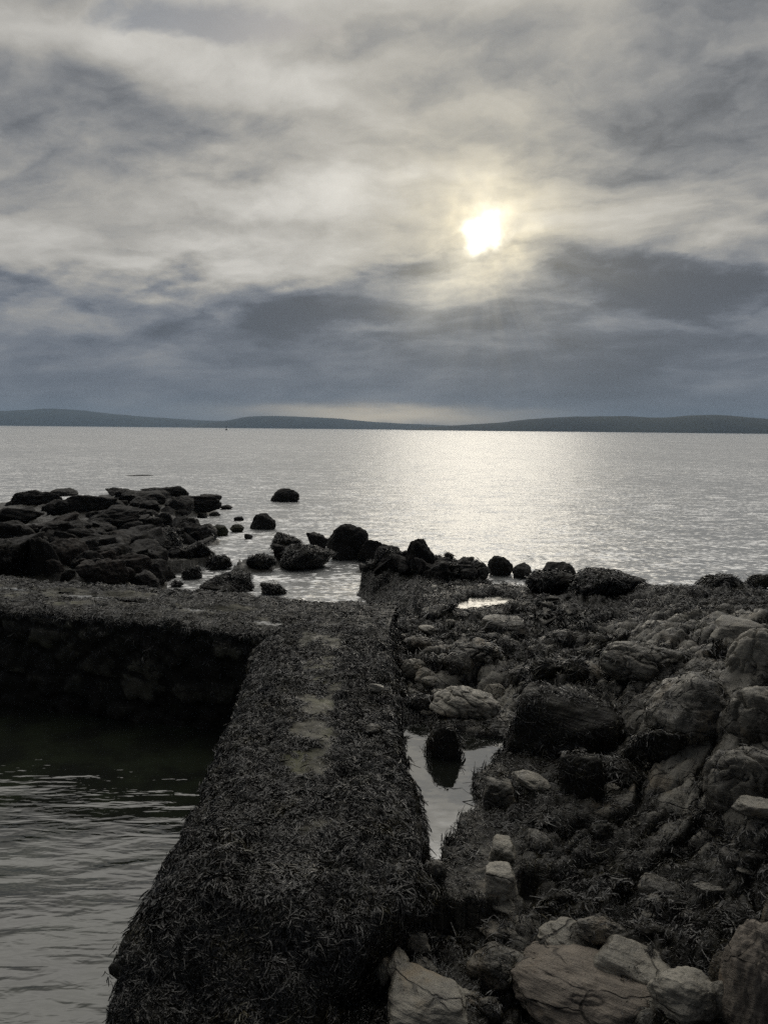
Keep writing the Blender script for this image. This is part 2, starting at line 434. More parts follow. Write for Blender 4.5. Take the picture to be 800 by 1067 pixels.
CTRL_PX = [
 (440,1060,1.1),(520,1060,1.1),(600,1060,1.15),(700,1060,1.3),(790,1060,1.35),(365,1050,.72),(330,1060,.9),(385,1040,.9),
 (470,960,1.2),(470,1010,1.15),(560,960,1.15),(640,960,1.25),(720,960,1.35),(790,960,1.55),
 (447,893,.95),(440,850,.75),(460,830,.7),(430,775,.75),(490,800,.75),(465,870,.8),(508,775,.85),(480,775,.75),
 (520,860,1.32),(560,860,1.35),(640,870,1.35),(720,870,1.5),(790,870,1.8),(500,850,1.3),(520,815,1.32),
 (560,800,1.42),(600,800,1.3),(650,800,1.3),(720,790,1.7),(790,780,2.0),
 (545,760,1.35),(480,742,1.38),(430,740,1.28),(590,722,1.7),(560,717,1.7),(640,730,1.6),(700,730,2.05),(760,720,2.2),(795,720,2.3),
 (440,690,1.35),(500,690,1.42),(560,680,1.5),(620,680,1.65),(680,670,2.0),(740,660,2.1),(795,660,2.15),
 (430,642,1.3),(505,629,.95),(470,640,1.25),(545,634,1.3),(570,645,1.4),(640,640,1.55),(700,630,1.75),(760,625,1.85),(795,625,1.85),
 (555,612,1.05),(620,613,1.2),(680,616,1.25),(740,609,1.7),(795,612,1.7),(470,612,1.0),(430,615,.9),
 (350,617,-.7),(310,620,-.7),(375,604,-.6),(285,618,-.5),(330,628,-.6),(390,598,-.3),(480,597,.4),(510,600,.6),
 (205,602,-.9),(190,606,-.9),(228,594,-.6),(250,608,.25),(235,612,.3),
 (254,570,-.9),(272,566,-.9),(258,582,-.5),(285,588,.15),(300,578,.4),(318,586,.4),(345,580,.8),(372,578,.8),(400,580,.8),(440,588,.7),
 (330,530,-1.2),(400,540,-1.2),(480,570,-1.2),(560,580,-1.2),(300,530,-1.2),(250,535,-.8),(640,590,-1.2),
 (150,602,.7),(100,592,.9),(50,592,1.0),(0,592,1.0),(150,570,.6),(100,560,.85),(50,560,.95),(0,560,.95),(200,572,.6),(215,566,.5),(228,560,.3),(195,585,.5),(218,583,.4),(230,575,.3),(182,558,.6),
 (100,540,.6),(50,540,.5),(0,540,.4),(180,532,.5),(205,527,.3),(130,522,.6),(100,517,.3),(165,514,.3),(232,527,-.3),
 (25,529,.15),(58,527,-.4),(72,528,-.4),(10,521,.1),(40,521,.1),(80,514,-.3),(0,528,-.4),
 (0,508,-1.2),(100,503,-1.2),(200,503,-1.2),(250,515,-1.2),(145,494,-.4),
]
CTRL_W = [(-5,20,.1),(-5.6,21.5,-.2),(-4.4,19,.25),(-6,20.5,.1),(-.6,19.3,.1),(-1.0,20.8,-.3),(.1,20,.25),(-1.5,16,.3),(-.8,18,.1),(-2.5,17,.2),(.2,17,.5),(-4,18,.2),(-2,19.5,-.2),(-.6,14.8,.8),(-5,18.5,.3),(-3.5,2,-1),(-4,6,-1),(-3,9.5,-1),(-6,10,-1),(-9,9,-1),(-12,13,-1),(-2.1,10,-1),(-2.2,6,-.8),(-1.7,3.4,.2),
          (7,18,-1.2),(11,18.5,-1.0),(15,18,-1),(20,16,-.5),(4,21,-1.2),(0,30,-1.2),(9,30,-1.5),(20,30,-1.5),
          (-1.0,7,.9),(-.8,10,.9),(-.8,4.5,.9),(.1,12,1.2),(-3,13.6,.7),(-6,15,.8),(-10,17,.9),(-16,19,.9),(-25,26,1.0),(-35,40,.3),
          (3,1.5,1.2),(0,1.5,1.0),(-2,1.5,-.5),(8,5,2.4),(10,9,2.4),(12,13,2.0),(7,2,2.0),(-30,60,-1),(0,70,-1.5),(30,60,-1.5)]
_cp = np.array([list(at(*c)) for c in CTRL_PX] + [list(map(float, c)) for c in CTRL_W])
_cu = warp_xy(_cp[:, 0], _cp[:, 1])
_dm = np.sqrt(((_cu[:, None] - _cu[None]) ** 2).sum(-1) + 0.15)
_cw = np.linalg.solve(_dm - 0.25 * np.eye(len(_cp)), _cp[:, 2] - 0.8)

def base_h(x, y):
    x = np.asarray(x, float); y = np.asarray(y, float)
    q = warp_xy(x.ravel(), y.ravel())
    out = np.empty(len(q))
    for s in range(0, len(q), 40000):
        qq = q[s:s + 40000]
        out[s:s + 40000] = np.sqrt(((qq[:, None] - _cu[None]) ** 2).sum(-1) + 0.15) @ _cw + 0.8
    return out.reshape(x.shape)

# bare-rock areas on the right hand shelf (px, py, z, rx_m, ry_m, strength)
BARE = [(690,650,1.9,1.6,.8,.8),(780,640,2.0,1.0,.8,.8),(620,690,1.6,.5,.5,.7),(560,700,1.5,.5,.4,.6),(720,720,2.1,1.0,.8,1.0),(740,665,2.1,2.2,1.7,1.0),(690,690,2.0,.9,.7,.9),(750,740,2.2,1.1,.9,.9),(790,800,2.0,.8,.7,.9),(475,700,1.4,.9,1.5,1.0),
        (505,665,1.45,.9,.8,.6),(545,625,1.3,.8,.8,.4),(520,930,1.25,.25,.6,.7),(440,1040,1.1,.5,.3,.6),(620,1050,1.15,.9,.25,.6),(600,700,1.6,.4,.3,.4)]
def bare_mask(x, y):
    v = np.zeros(np.shape(x))
    for (px, py, z, rx, ry, s) in BARE:
        p = at(px, py, z)
        d = ((x - p[0]) / rx) ** 2 + ((y - p[1]) / ry) ** 2
        v = np.maximum(v, s * np.exp(-0.7 * d))
    return v

POOLS = [  # level, outline in the photograph's pixels, bank height
 (1.20, [(408,756),(440,754),(452,764),(480,768),(500,768),(527,772),(522,788),(499,799),(492,838),(472,870),(452,899),(432,900),(420,830)], .07),
 (1.25, [(468,633),(488,623),(520,620),(538,623),(530,632),(503,636),(480,638)], .07),
 (1.02, [(335,1066),(345,1040),(368,1028),(392,1042),(385,1064),(370,1080),(340,1085)], .06),
 (0.0, [(262,624),(283,611),(310,607),(330,603),(352,599),(385,597),(430,598),(405,606),(380,612),(374,620),(388,628),(370,636),(320,640),(280,632)], 0),
 (0.0, [(174,613),(178,598),(190,596),(203,590),(230,590),(242,578),(247,562),(243,553),(222,548),(205,553),(192,550),(181,543),(235,532),(262,528),(300,530),(330,550),(290,558),(280,570),(262,584),(240,600),(216,607),(200,614)], 0),
 (0.0, [(42,527),(60,523),(78,524),(74,531),(50,531)], 0),
]
def poly_sd(x, y, pts):
    inside = np.zeros(x.shape, bool); d = np.full(x.shape, 1e9)
    for i in range(len(pts)):
        (x1, y1), (x2, y2) = pts[i - 1], pts[i]
        ex, ey = x2 - x1, y2 - y1
        t = np.clip(((x - x1) * ex + (y - y1) * ey) / (ex * ex + ey * ey), 0, 1)
        d = np.minimum(d, np.hypot(x - x1 - t * ex, y - y1 - t * ey))
        c = (y1 > y) != (y2 > y)
        inside ^= c & (x < ex * (y - y1) / (ey if abs(ey) > 1e-9 else 1e-9) + x1)
    return np.where(inside, -d, d)
POOL_W = [(lv, [tuple(at(px, py, lv)[:2]) for px, py in pl], bank) for lv, pl, bank in POOLS]

def carve(x, y, h):
    for lv, pl, bank in POOL_W:
        sd = poly_sd(x, y, pl)
        sc = 1.0 if lv > 0.5 else 3.0
        sd = sd + (0.10 * fbm(p3(x, y, 6.0, 3.0 / sc), 3)) * sc
        deep = lv - 0.03 - 0.30 * sstep(0.0, -0.30 * sc, sd)
        h = np.where(sd < 0, np.minimum(h, deep + 0.03 * (1 - sstep(0, -0.1, sd))), h)
        if bank:
            up = lv + 0.02 + bank * sstep(0.0, 0.25, sd) + 0.05 * np.abs(fbm(p3(x, y, 4.0, 5.0), 3))
            h = np.where((sd >= 0) & (sd < 0.7), np.maximum(h, up), h)
    return h

def terrain_h(x, y):
    b = base_h(x, y)
    bm = bare_mask(x, y)
    r = np.hypot(x, y)
    # fractured rounded bedding blocks, long axis dipping to the right
    ca, sa = math.cos(R(-14)), math.sin(R(-14))
    u = (x * ca - y * sa) / 0.70; v = (x * sa + y * ca) / 0.33
    wob = fbm(p3(x, y, 2.0, 1.1), 3)
    f1, f2, idc = worley(u + wob * 0.5, v + wob * 0.4)
    e = f2 - f1
    blk = (sstep(0.0, 0.16, e) * 0.6 + 0.4 * sstep(0.0, 0.55, e)) * 0.17 + ((idc % 97) / 97.0 - 0.5) * 0.20 * sstep(0.0, 0.10, e) - 0.05
    g1, g2, idd = worley(x / 0.21 + wob, y / 0.17 - wob)
    cob = sstep(0.0, 0.5, g2 - g1) * 0.05 + ((idd % 89) / 89.0 - 0.5) * 0.05
    shelf = sstep(-0.4, 1.0, x) * sstep(24.0, 17.0, y)
    out = b - 0.10 * shelf + shelf * ((0.45 + 0.60 * bm) * blk + (0.9 - 0.35 * bm) * cob + 0.05 * bm * fbm(p3(x, y, 31.0, 4.5), 4, 0.6))
    lump = fbm(p3(x, y, 0.0, 0.9), 5, 0.55)
    out = out + lump * (0.10 * shelf + 0.17 * (1 - shelf)) * np.clip((b + 0.6) * 1.2, 0.25, 1)
    # reef: blocky steps
    h1, h2, ide = worley(x / 1.4 + wob * 0.3, y / 1.1)
    out = out + (1 - shelf) * (((ide % 83) / 83.0 - 0.7) * 0.35 * sstep(0.0, 0.12, h2 - h1)) * sstep(-0.1, 0.5, b)
    azd = np.degrees(np.arctan2(x, y))
    cap = np.maximum(-0.4, 1.45 - 0.235 * (r - 13.5)) + 3.0 * (1 - sstep(-17.5, -15.5, azd) * sstep(2.0, -5.5, azd)) + 3.0 * sstep(24.0, 27.0, r)
    out = np.where(r > 12.5, np.minimum(out, cap), out)
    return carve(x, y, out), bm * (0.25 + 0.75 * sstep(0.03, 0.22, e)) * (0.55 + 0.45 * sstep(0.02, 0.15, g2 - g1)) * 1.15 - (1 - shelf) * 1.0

NA, NR = 860, 640
aa = np.linspace(R(-52), R(56), NA)
rr_ = np.exp(np.linspace(math.log(2.2), math.log(95.0), NR))
AA, RR = np.meshgrid(aa, rr_, indexing='ij')
TX, TY = np.sin(AA) * RR, np.cos(AA) * RR
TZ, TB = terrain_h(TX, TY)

def Hq(x, y):
    """terrain height by bilinear lookup"""
    a = (np.arctan2(x, y) - aa[0]) / (aa[1] - aa[0])
    r = (np.log(np.hypot(x, y)) - math.log(2.2)) / (math.log(95.0 / 2.2) / (NR - 1))
    a = np.clip(a, 0, NA - 1.001); r = np.clip(r, 0, NR - 1.001)
    i = a.astype(int); j = r.astype(int); fa = a - i; fr = r - j
    return (TZ[i, j] * (1 - fa) * (1 - fr) + TZ[i + 1, j] * fa * (1 - fr) + TZ[i, j + 1] * (1 - fa) * fr + TZ[i + 1, j + 1] * fa * fr)

def hit(px, py, floor=0.0):
    """where the sight line through a pixel of the photograph meets the ground"""
    d = ray(px, py)
    t = np.exp(np.linspace(math.log(2.4), math.log(92.0), 900))
    x, y, z = d[0] * t, d[1] * t, CAMZ + d[2] * t
    h = np.maximum(Hq(x, y), floor)
    k = np.argmax(z <= h)
    return np.array([x[k], y[k], h[k]])

# --- breakwater outline (needed to keep the ground below it)
ZT = 1.65
L_EDGE = [(-1.15, -1.5), (-1.40, 2.4), tuple(at(114, 1064, 1.15)[:2]), tuple(at(142, 975, 1.40)[:2])] + [tuple(at(px, py, ZT)[:2]) for px, py in ((168,890),(215,800),(245,730),(275,656))]
R_EDGE = [(-.75, -1.5), (-.72, 2.4), tuple(at(318, 1064, 1.15)[:2]), tuple(at(352, 1030, 1.2)[:2]), tuple(at(395, 985, 1.3)[:2]), tuple(at(427, 945, 1.45)[:2])] + [tuple(at(px, py, ZT)[:2]) for px, py in ((437,890),(427,810),(413,757),(406,656))]
COR_F = at(275, 655, ZT)[:2]; COR_B = at(408, 628, ZT)[:2]
LF = at(0, 625, ZT)[:2]; LB = at(0, 604, ZT)[:2]

q = grid_quads(NA, NR)
zq = TZ.ravel()[q].max(1)
q = q[(zq > -0.55)]
used, inv = np.unique(q.ravel(), return_inverse=True)
V = np.stack([TX, TY, TZ], -1).reshape(-1, 3)
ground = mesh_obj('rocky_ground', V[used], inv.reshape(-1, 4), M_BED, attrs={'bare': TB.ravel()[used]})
tag(ground, kind='structure')

# ------------------------------------------------------------------ water
def sheet(name, pts, z, mat):
    import bmesh
    bm = bmesh.new()
    vs = [bm.verts.new((p[0], p[1], z)) for p in pts]
    f = bm.faces.new(vs)
    bmesh.ops.triangulate(bm, faces=[f])
    bmesh.ops.recalc_face_normals(bm, faces=bm.faces)
    if sum(fc.normal.z for fc in bm.faces) < 0:
        bmesh.ops.reverse_faces(bm, faces=bm.faces)
    me = bpy.data.meshes.new(name); bm.to_mesh(me); bm.free()
    me.materials.append(mat)
    o = bpy.data.objects.new(name, me); C.objects.link(o)
    return tag(o, kind='structure')
cl = lambda a, b: ((a[0] + b[0]) / 2, (a[1] + b[1]) / 2)
mid_c = ((COR_F[0] + COR_B[0]) / 2, (COR_F[1] + COR_B[1]) / 2)
mid_l = cl(LF, LB)
dirw = np.array([mid_l[0] - mid_c[0], mid_l[1] - mid_c[1]]); dirw /= np.linalg.norm(dirw)
far_l = (mid_c[0] + dirw[0] * 45, mid_c[1] + dirw[1] * 45)
sheet('sea', [(-.6, -20), mid_c, far_l, (-3000, far_l[1]), (-12000, 3000), (-12000, 12000), (12000, 12000), (12000, -20)], 0.0, M_SEA)
sheet('basin_water', [(-.6, -20), mid_c, far_l, (far_l[0], -20)], 0.0, M_BASIN)
for lv, pl, bank in POOL_W:
    if bank:
        c_ = np.mean(pl, axis=0)
        out_ = []
        for p_ in pl:
            v_ = np.array(p_) - c_
            out_.append(tuple(c_ + v_ * (1 + 0.22 / np.linalg.norm(v_))))
        sheet('tide_pool', out_, lv, M_POOL2 if lv > 1.22 else M_POOL)

# ------------------------------------------------------------------ breakwater: two arms of weed-grown masonry
def resample(pts, n):
    pts = np.array(pts, float)
    s = np.r_[0, np.cumsum(np.linalg.norm(np.diff(pts, axis=0), axis=1))]
    u = np.linspace(0, s[-1], n)
    return np.stack([np.interp(u, s, pts[:, k]) for k in range(2)], -1)

def masonry_rough(x, z, seed):
    """outward offset of a coursed rubble face at (along, up)"""
    row = np.floor(z / 0.36)
    f1, f2, idc = worley(x / 0.62 + row * 0.37 + seed, z / 0.36)
    e = f2 - f1
    return sstep(0.0, 0.25, e) * 0.07 + ((idc % 71) / 71.0 - 0.5) * 0.09

def arm(name, left, right, ns, topfun, zbot, parent, seed, mat, patches):
    Ls, Rs = resample(left, ns), resample(right, ns)
    slen = np.r_[0, np.cumsum(np.linalg.norm(np.diff((Ls + Rs) / 2, axis=0), axis=1))]
    nz, nt = 34, 64
    cols, bare = [], []
    cross = Rs - Ls; cw = np.linalg.norm(cross, axis=1, keepdims=True); cn = cross / cw
    w3 = lambda xy, z: np.stack([xy[:, 0], xy[:, 1], z], -1)
    def top(t):
        xy = Ls + cross * t
        edge = min(t, 1 - t) * cw[:, 0]
        z = topfun(xy, slen, t) - 0.10 * np.exp(-edge / 0.10)
        return xy, z
    xy0, z0 = top(0.0)
    for k in range(nz):                                   # left face, bottom to top
        zz = zbot + (z0 - zbot) * k / nz
        off = masonry_rough(slen, zz, seed) + 0.05 * fbm(p3(slen, zz, seed, 2.5), 3)
        cols.append(w3(xy0 - cn * (off + 0.10 * (1 - k / nz))[:, None], zz)); row_ = np.floor(zz / 0.36); m1, m2, mid_ = worley(slen / 0.62 + row_ * 0.37 + seed, zz / 0.36); bare.append(np.clip((0.2 + 0.5 * k / nz + 0.9 * ((mid_ % 71) / 71.0 - 0.5) + 0.4 * fbm(p3(slen, zz, seed, 2.7), 3)) * sstep(0.02, 0.2, m2 - m1), 0, .85) * .6)
    for k in range(nt + 1):
        t = k / nt
        xy, z = top(t)
        cols.append(w3(xy, z))
        d = (0.52 * np.exp(-((t - 0.53) / 0.14) ** 2) * sstep(5.0, 6.5, xy[:, 1])) if len(patches) > 9 and name == 'walkway' else np.zeros(ns)
        for (bx, by, rx, ry, st) in patches:
            d = np.maximum(d, 0.72 * st * np.exp(-((xy[:, 0] - bx) / rx) ** 2 - ((xy[:, 1] - by) / ry) ** 2))
        wn_ = fbm(p3(xy[:, 0], xy[:, 1], seed, 2.6), 4)
        w2 = fbm(p3(xy[:, 0], xy[:, 1], seed + 3, 9.0), 3)
        bare.append(sstep(0.12, 0.75, d * (1 + 1.2 * wn_ + 0.9 * w2)) * 0.8)
    xy1, z1 = top(1.0)
    for k in range(nz - 1, -1, -1):
        zz = zbot + (z1 - zbot) * k / nz
        off = masonry_rough(slen, zz, seed + 9) + 0.05 * fbm(p3(slen, zz, seed + 4, 2.5), 3)
        cols.append(w3(xy1 + cn * (off + 0.06 * (1 - k / nz))[:, None], zz)); bare.append(np.full(ns, 0.1))
    V = np.stack(cols, 1)                                 # ns x m x 3
    B = np.clip(np.stack(bare, 1), 0, 1)
    o = mesh_obj(name, V.reshape(-1, 3), grid_quads(ns, V.shape[1])[:, ::-1], mat, parent, attrs={'bare': B.ravel()})
    return o, V, B

def top_near(xy, s, t):
    z = np.full(len(xy), ZT)
    z = z - 0.55 * sstep(4.75, 3.7, xy[:, 1]) - 0.10 * sstep(4.9, 4.4, xy[:, 1]) * math.sin(t * 3.1)
    z = z - 0.25 * abs(t - 0.5) ** 2 + 0.05 * fbm(p3(xy[:, 0], xy[:, 1], 3.0, 1.6), 4) + 0.06 * fbm(p3(xy[:, 0], xy[:, 1], 8.0, 5.0), 3) * np.clip(1.2 - 1.2 * (abs(t - .5) < .12), .25, 1)
    slab = np.floor(s / 1.35)
    return z + 0.03 * np.sin(slab * 12.9898 + 2)
PUDDLES = [(92,621,.95,.20),(135,626,.55,.13),(60,616,.5,.12),(212,635,.75,.13),(282,648,.4,.12),(20,613,.7,.12)]
PUD_W = [(*at(px, py, ZT)[:2], rx, ry) for px, py, rx, ry in PUDDLES]
def top_far(xy, s, t):
    z = top_far0(xy, s, t)
    for bx, by, rx, ry in PUD_W:
        u = (xy - np.array([bx, by])) @ dirw; v = (xy - np.array([bx, by])) @ np.array([-dirw[1], dirw[0]])
        d = np.sqrt((u / rx) ** 2 + (v / ry) ** 2) + 0.35 * fbm(p3(xy[:, 0], xy[:, 1], 2.0, 4.0), 3)
        z = z * sstep(0.9, 1.5, d) + (ZT - 0.02 + 0.06 * (d - 0.8)) * (1 - sstep(0.9, 1.5, d))
    return z
def top_far0(xy, s, t):
    return ZT + 0.02 - 0.1 * abs(t - 0.5) ** 2 + 0.05 * fbm(p3(xy[:, 0], xy[:, 1], 5.0, 1.1), 4) + 0.03 * fbm(p3(xy[:, 0], xy[:, 1], 9.0, 5.0), 3)

bw = bpy.data.objects.new('breakwater', None); C.objects.link(bw)
tag(bw, 'old L-shaped stone harbour breakwater overgrown with dark wrack beside the still basin', 'breakwater')
PATCH_W = [(322,664,.22,.8,.75),(330,692,.26,.7,.65),(318,722,.32,.55,.6),(312,757,.42,.35,.62),(317,785,.22,.25,.85),(345,800,.35,.3,.45),
           (330,840,.45,.55,.42),(355,900,.3,.4,.40),(395,715,.15,.3,.4),(300,800,.25,.2,.4)]
PATCH_C = [(px, py, rx * 1.3, ry * 1.6, 1.0) for px, py, rx, ry in PUDDLES] + [(30,618,1.2,.5,.85),(90,628,1.6,.35,.7),(150,630,1.5,.4,.7),(210,636,1.2,.4,.6),(285,646,.7,.3,.75),(-60,612,2.5,.5,.6),(330,648,.5,.3,.5)]
M_WALL = rock_material('breakwater_concrete', (0.05, 0.048, 0.036), (0.15, 0.142, 0.105), rough=(0.3, 0.7), use_attr=True, tint=(1.1, 1.5, 1.1), spec=0.3)
Lp = L_EDGE + [tuple(COR_F + (COR_F - np.array(L_EDGE[-2])) * 0.25)]
Rp = R_EDGE + [tuple(at(407, 633, ZT)[:2])]
walk, VW, BW = arm('walkway', Lp, Rp, 560, top_near, -0.7, bw, 1.0, M_WALL, [(*at(px, py, ZT)[:2], rx, ry, st) for px, py, rx, ry, st in PATCH_W])
lf2 = COR_F + dirw * 40; lb2 = COR_B + dirw * 40
fr = COR_F - dirw * 1.9; bk = np.array(COR_B) - dirw * 0.1
wall, VC, BC = arm('cross_wall', [tuple(lf2), tuple(fr)], [tuple(lb2), tuple(bk)], 900, top_far, -0.7, bw, 21.0, M_WALL, [(*at(px, py, ZT)[:2], rx, ry, st) for px, py, rx, ry, st in PATCH_C])

for bx, by, rx, ry in PUD_W:
    nrm = np.array([-dirw[1], dirw[0]])
    sheet('puddle', [tuple(np.array([bx, by]) + dirw * rx * 1.3 * math.cos(k * math.pi / 12) + nrm * ry * 1.3 * math.sin(k * math.pi / 12)) for k in range(24)], ZT - 0.02, M_POOL)

# ------------------------------------------------------------------ rocks
def icosphere(n):
    import bmesh
    bm = bmesh.new(); bmesh.ops.create_icosphere(bm, subdivisions=n, radius=1.0)
    v = np.array([p.co[:] for p in bm.verts]); f = np.array([[p.index for p in fc.verts] for fc in bm.faces])
    bm.free(); return v, f
ICO5 = icosphere(6); ICO4 = icosphere(5)

def smin_planes(v, n, d, k):
    c = v @ n.T
    r = np.where(c > 0.05, d / np.maximum(c, 0.05), 50.0)
    m = r.min(1)
    return m - np.log(np.exp(-k * (r - m[:, None])).sum(1)) / k

def rock_shape(seed, kind, ico=ICO4):
    rs = np.random.RandomState(seed)
    v = ico[0]
    if kind == 'angular':
        n = rs.normal(size=(14, 3)); n[:, 2] *= 0.8; n /= np.linalg.norm(n, axis=1, keepdims=True)
        n[0] = (rs.uniform(-.25, .25), rs.uniform(-.25, .25), 1); n[1] = (0, 0, -1)
        n[2] = (rs.uniform(-.2, .2), -1, .35); n /= np.linalg.norm(n, axis=1, keepdims=True)
        d = rs.uniform(0.66, 1.0, 14)
        r = smin_planes(v, n, d, 40.0)
        p = v * r[:, None]
        p = p * (1 + 0.10 * fbm(v * 1.6 + seed, 2) + 0.0)[:, None]
        p += v * (0.085 * fbm(p * 2.6 + seed, 5, 0.6))[:, None]
        led = np.abs(fbm(p * 2.2 + seed * 3, 3)); p -= v * (0.06 * (1 - sstep(0.0, 0.10, led)))[:, None]
    elif kind == 'peak':
        n = rs.normal(size=(9, 3)); n[:, 2] = np.abs(n[:, 2]) * 0.5 + 0.32; n /= np.linalg.norm(n, axis=1, keepdims=True)
        n = np.vstack([n, [[0, 0, -1]]]); d = np.r_[rs.uniform(0.5, 0.72, 9), 0.8]
        r = 0.8 * np.minimum(smin_planes(v, n, d, 20.0), 1.15) + 0.1
        p = v * r[:, None]
        p += v * (0.06 * fbm(p * 2.6 + seed, 5, 0.6))[:, None]
    elif kind == 'slab':
        n = np.array([[1, .1, .1], [-1, .15, 0], [.1, 1, .15], [-.1, -1, .25], [.06, -.05, 1], [0, 0, -1], [.7, .7, .2], [-.7, -.6, .35], [.6, -.8, .2], [0.1, -.6, .9]], float)
        n += rs.normal(size=n.shape) * 0.10; n /= np.linalg.norm(n, axis=1, keepdims=True)
        d = rs.uniform(0.8, 0.98, len(n)); d[6:9] = rs.uniform(0.95, 1.2, 3)
        r = 0.8 * smin_planes(v, n, d, 15.0) + 0.17
        p = v * r[:, None]
        p = p * (1 + 0.11 * fbm(v * 1.3 + seed, 2))[:, None]
        p += v * (0.022 * fbm(p * 4 + seed, 4, 0.55))[:, None]
    elif kind == 'weedy':
        n = rs.normal(size=(12, 3)); n /= np.linalg.norm(n, axis=1, keepdims=True)
        p = v * smin_planes(v, n, rs.uniform(.8, 1.0, 12), 12.0)[:, None]
        p = p * (1 + 0.18 * fbm(v * 1.3 + seed, 3, 0.5))[:, None]
        p += v * (0.10 * np.abs(fbm(v * 5.0 + seed * 2, 4, 0.6)))[:, None]
    elif kind == 'strata':                                # rounded outcrop split by bedding joints
        n = rs.normal(size=(16, 3)); n /= np.linalg.norm(n, axis=1, keepdims=True)
        n[0] = (0, 0, 1); n[1] = (0, 0, -1); n[2] = (.1, -1, .3); n /= np.linalg.norm(n, axis=1, keepdims=True)
        r = 0.6 * smin_planes(v, n, rs.uniform(0.75, 1.0, 16), 8.0) + 0.36
        p = v * r[:, None]
        wob = fbm(p * 1.3 + seed, 3) * 2.0
        a = p[:, 0] * 0.55 + p[:, 1] * 0.85 + p[:, 2] * 0.25 + wob * 0.13
        s1 = np.abs(((a * 1.7 + seed * .37) % 1.0) - 0.5) * 2
        b2 = p[:, 0] * 0.8 - p[:, 1] * 0.5 + wob * 0.25 + np.floor(a * 1.7 + seed * .37) * 0.41
        s2 = np.abs(((b2 * 1.0) % 1.0) - 0.5) * 2
        bul = np.minimum(np.sqrt(np.clip(1 - 0.97 * s1 ** 4, 0, 1)), np.sqrt(np.clip(1 - 0.97 * s2 ** 6, 0, 1)))
        p = p - v * ((1 - bul) * 0.24)[:, None]
        p += v * (0.035 * fbm(p * 4 + seed, 5, 0.6))[:, None]
    else:                                                  # rounded
        n = rs.normal(size=(18, 3)); n /= np.linalg.norm(n, axis=1, keepdims=True)
        r = 0.55 * smin_planes(v, n, rs.uniform(0.72, 1.0, 18), 9.0) + 0.45 * 0.9
        p = v * r[:, None]
        p = p * (1 + 0.16 * fbm(v * 1.2 + seed, 3))[:, None]
        cr = np.abs(fbm(p * 1.5 + seed * 5, 2)); p -= v * (0.04 * (1 - sstep(0.0, 0.05, cr)))[:, None]
        p += v * (0.025 * fbm(p * 5 + seed, 4, 0.6))[:, None]
    lo, hi = p.min(0), p.max(0)
    return (p - (lo + hi) / 2) / ((hi - lo) / 2)

_mesh_cache = {}
ROCKS = []        # (object, kind, seed, size) kept for hanging weed on them
def rock_mesh(kind, seed, mat, fine=False):
    key = (kind, seed, mat.name, fine)
    if key not in _mesh_cache:
        ico = ICO5 if fine else ICO4
        o = mesh_obj('rock', rock_shape(seed, kind, ico), ico[1], mat)
        me = o.data; bpy.data.objects.remove(o)
        _mesh_cache[key] = me
    return _mesh_cache[key]

def place_rock(name, me, loc, size, rz, tilt=0.0, roll=0.0):
    o = bpy.data.objects.new(name, me); C.objects.link(o)
    o.location = loc; o.scale = size; o.rotation_euler = (tilt, roll, rz)
    return o

def rock(px, py, w, h, kind, mat, label, seed, name='boulder', cat='rock', group=None, rz=None, depth=0.75, embed=0.22, floor=0.0, roll=0.0, z=None, fine=None, rise=None):
    """px, py: foot of the rock as seen; w, h: its size in the same pixels"""
    b = hit(px, py, floor) if z is None else at(px, py, z)
    dist = math.hypot(b[0], b[1]); cd = math.sqrt(dist ** 2 + (CAMZ - b[2]) ** 2)
    th = math.atan2(CAMZ - b[2], dist)
    W_ = w * cd / F
    D_ = depth * W_
    Hh = rise if rise else max(0.22 * W_, (h * cd / F - 0.75 * D_ * math.sin(th)) / math.cos(th))
    tot = Hh / (1 - embed)
    fwd = np.array([b[0], b[1]]) / dist
    c = np.array([b[0], b[1]]) + fwd * D_ * 0.42
    if rz is None: rz = -math.atan2(b[0], b[1])
    o = place_rock(name, rock_mesh(kind, seed, mat, (w > 44) if fine is None else fine), (c[0], c[1], b[2] + Hh - tot / 2), (W_ / 2, D_ / 2, tot / 2), rz, 0.0, roll)
    tag(o, label, cat, group)
    ROCKS.append(o)
    return o
A, PK, SL, WD, ST, RD = 'angular', 'peak', 'slab', 'weedy', 'strata', 'round'

# rubble that fills the spaces between: drawn from shared shapes
rng = np.random.RandomState(4)
def in_poly(px, py, poly):
    c = False; n = len(poly)
    for i in range(n):
        (x1, y1), (x2, y2) = poly[i], poly[i - 1]
        if (y1 > py) != (y2 > py) and px < (x2 - x1) * (py - y1) / (y2 - y1) + x1: c = not c
    return c
def rubble(n, poly, wr, kinds, mats, label, group, zmin=0.12, embed=0.3, name='boulder', hr=(.5, .75)):
    xs = [p[0] for p in poly]; ys = [p[1] for p in poly]; k = 0; tries = 0
    while k < n and tries < n * 30:
        tries += 1
        px, py = rng.uniform(min(xs), max(xs)), rng.uniform(min(ys), max(ys))
        if not in_poly(px, py, poly): continue
        b = hit(px, py, -0.3)
        if b[2] < zmin: continue
        w = rng.uniform(*wr); kd = kinds[rng.randint(len(kinds))]; mt = mats[rng.randint(len(mats))]
        rock(px, py, w, w * rng.uniform(*hr), kd, mt, label, 200 + rng.randint(7), name, 'rock', group, rz=rng.uniform(0, 6.28), embed=embed, roll=rng.uniform(-.3, .3), depth=rng.uniform(.7, 1.0), fine=False)
        k += 1

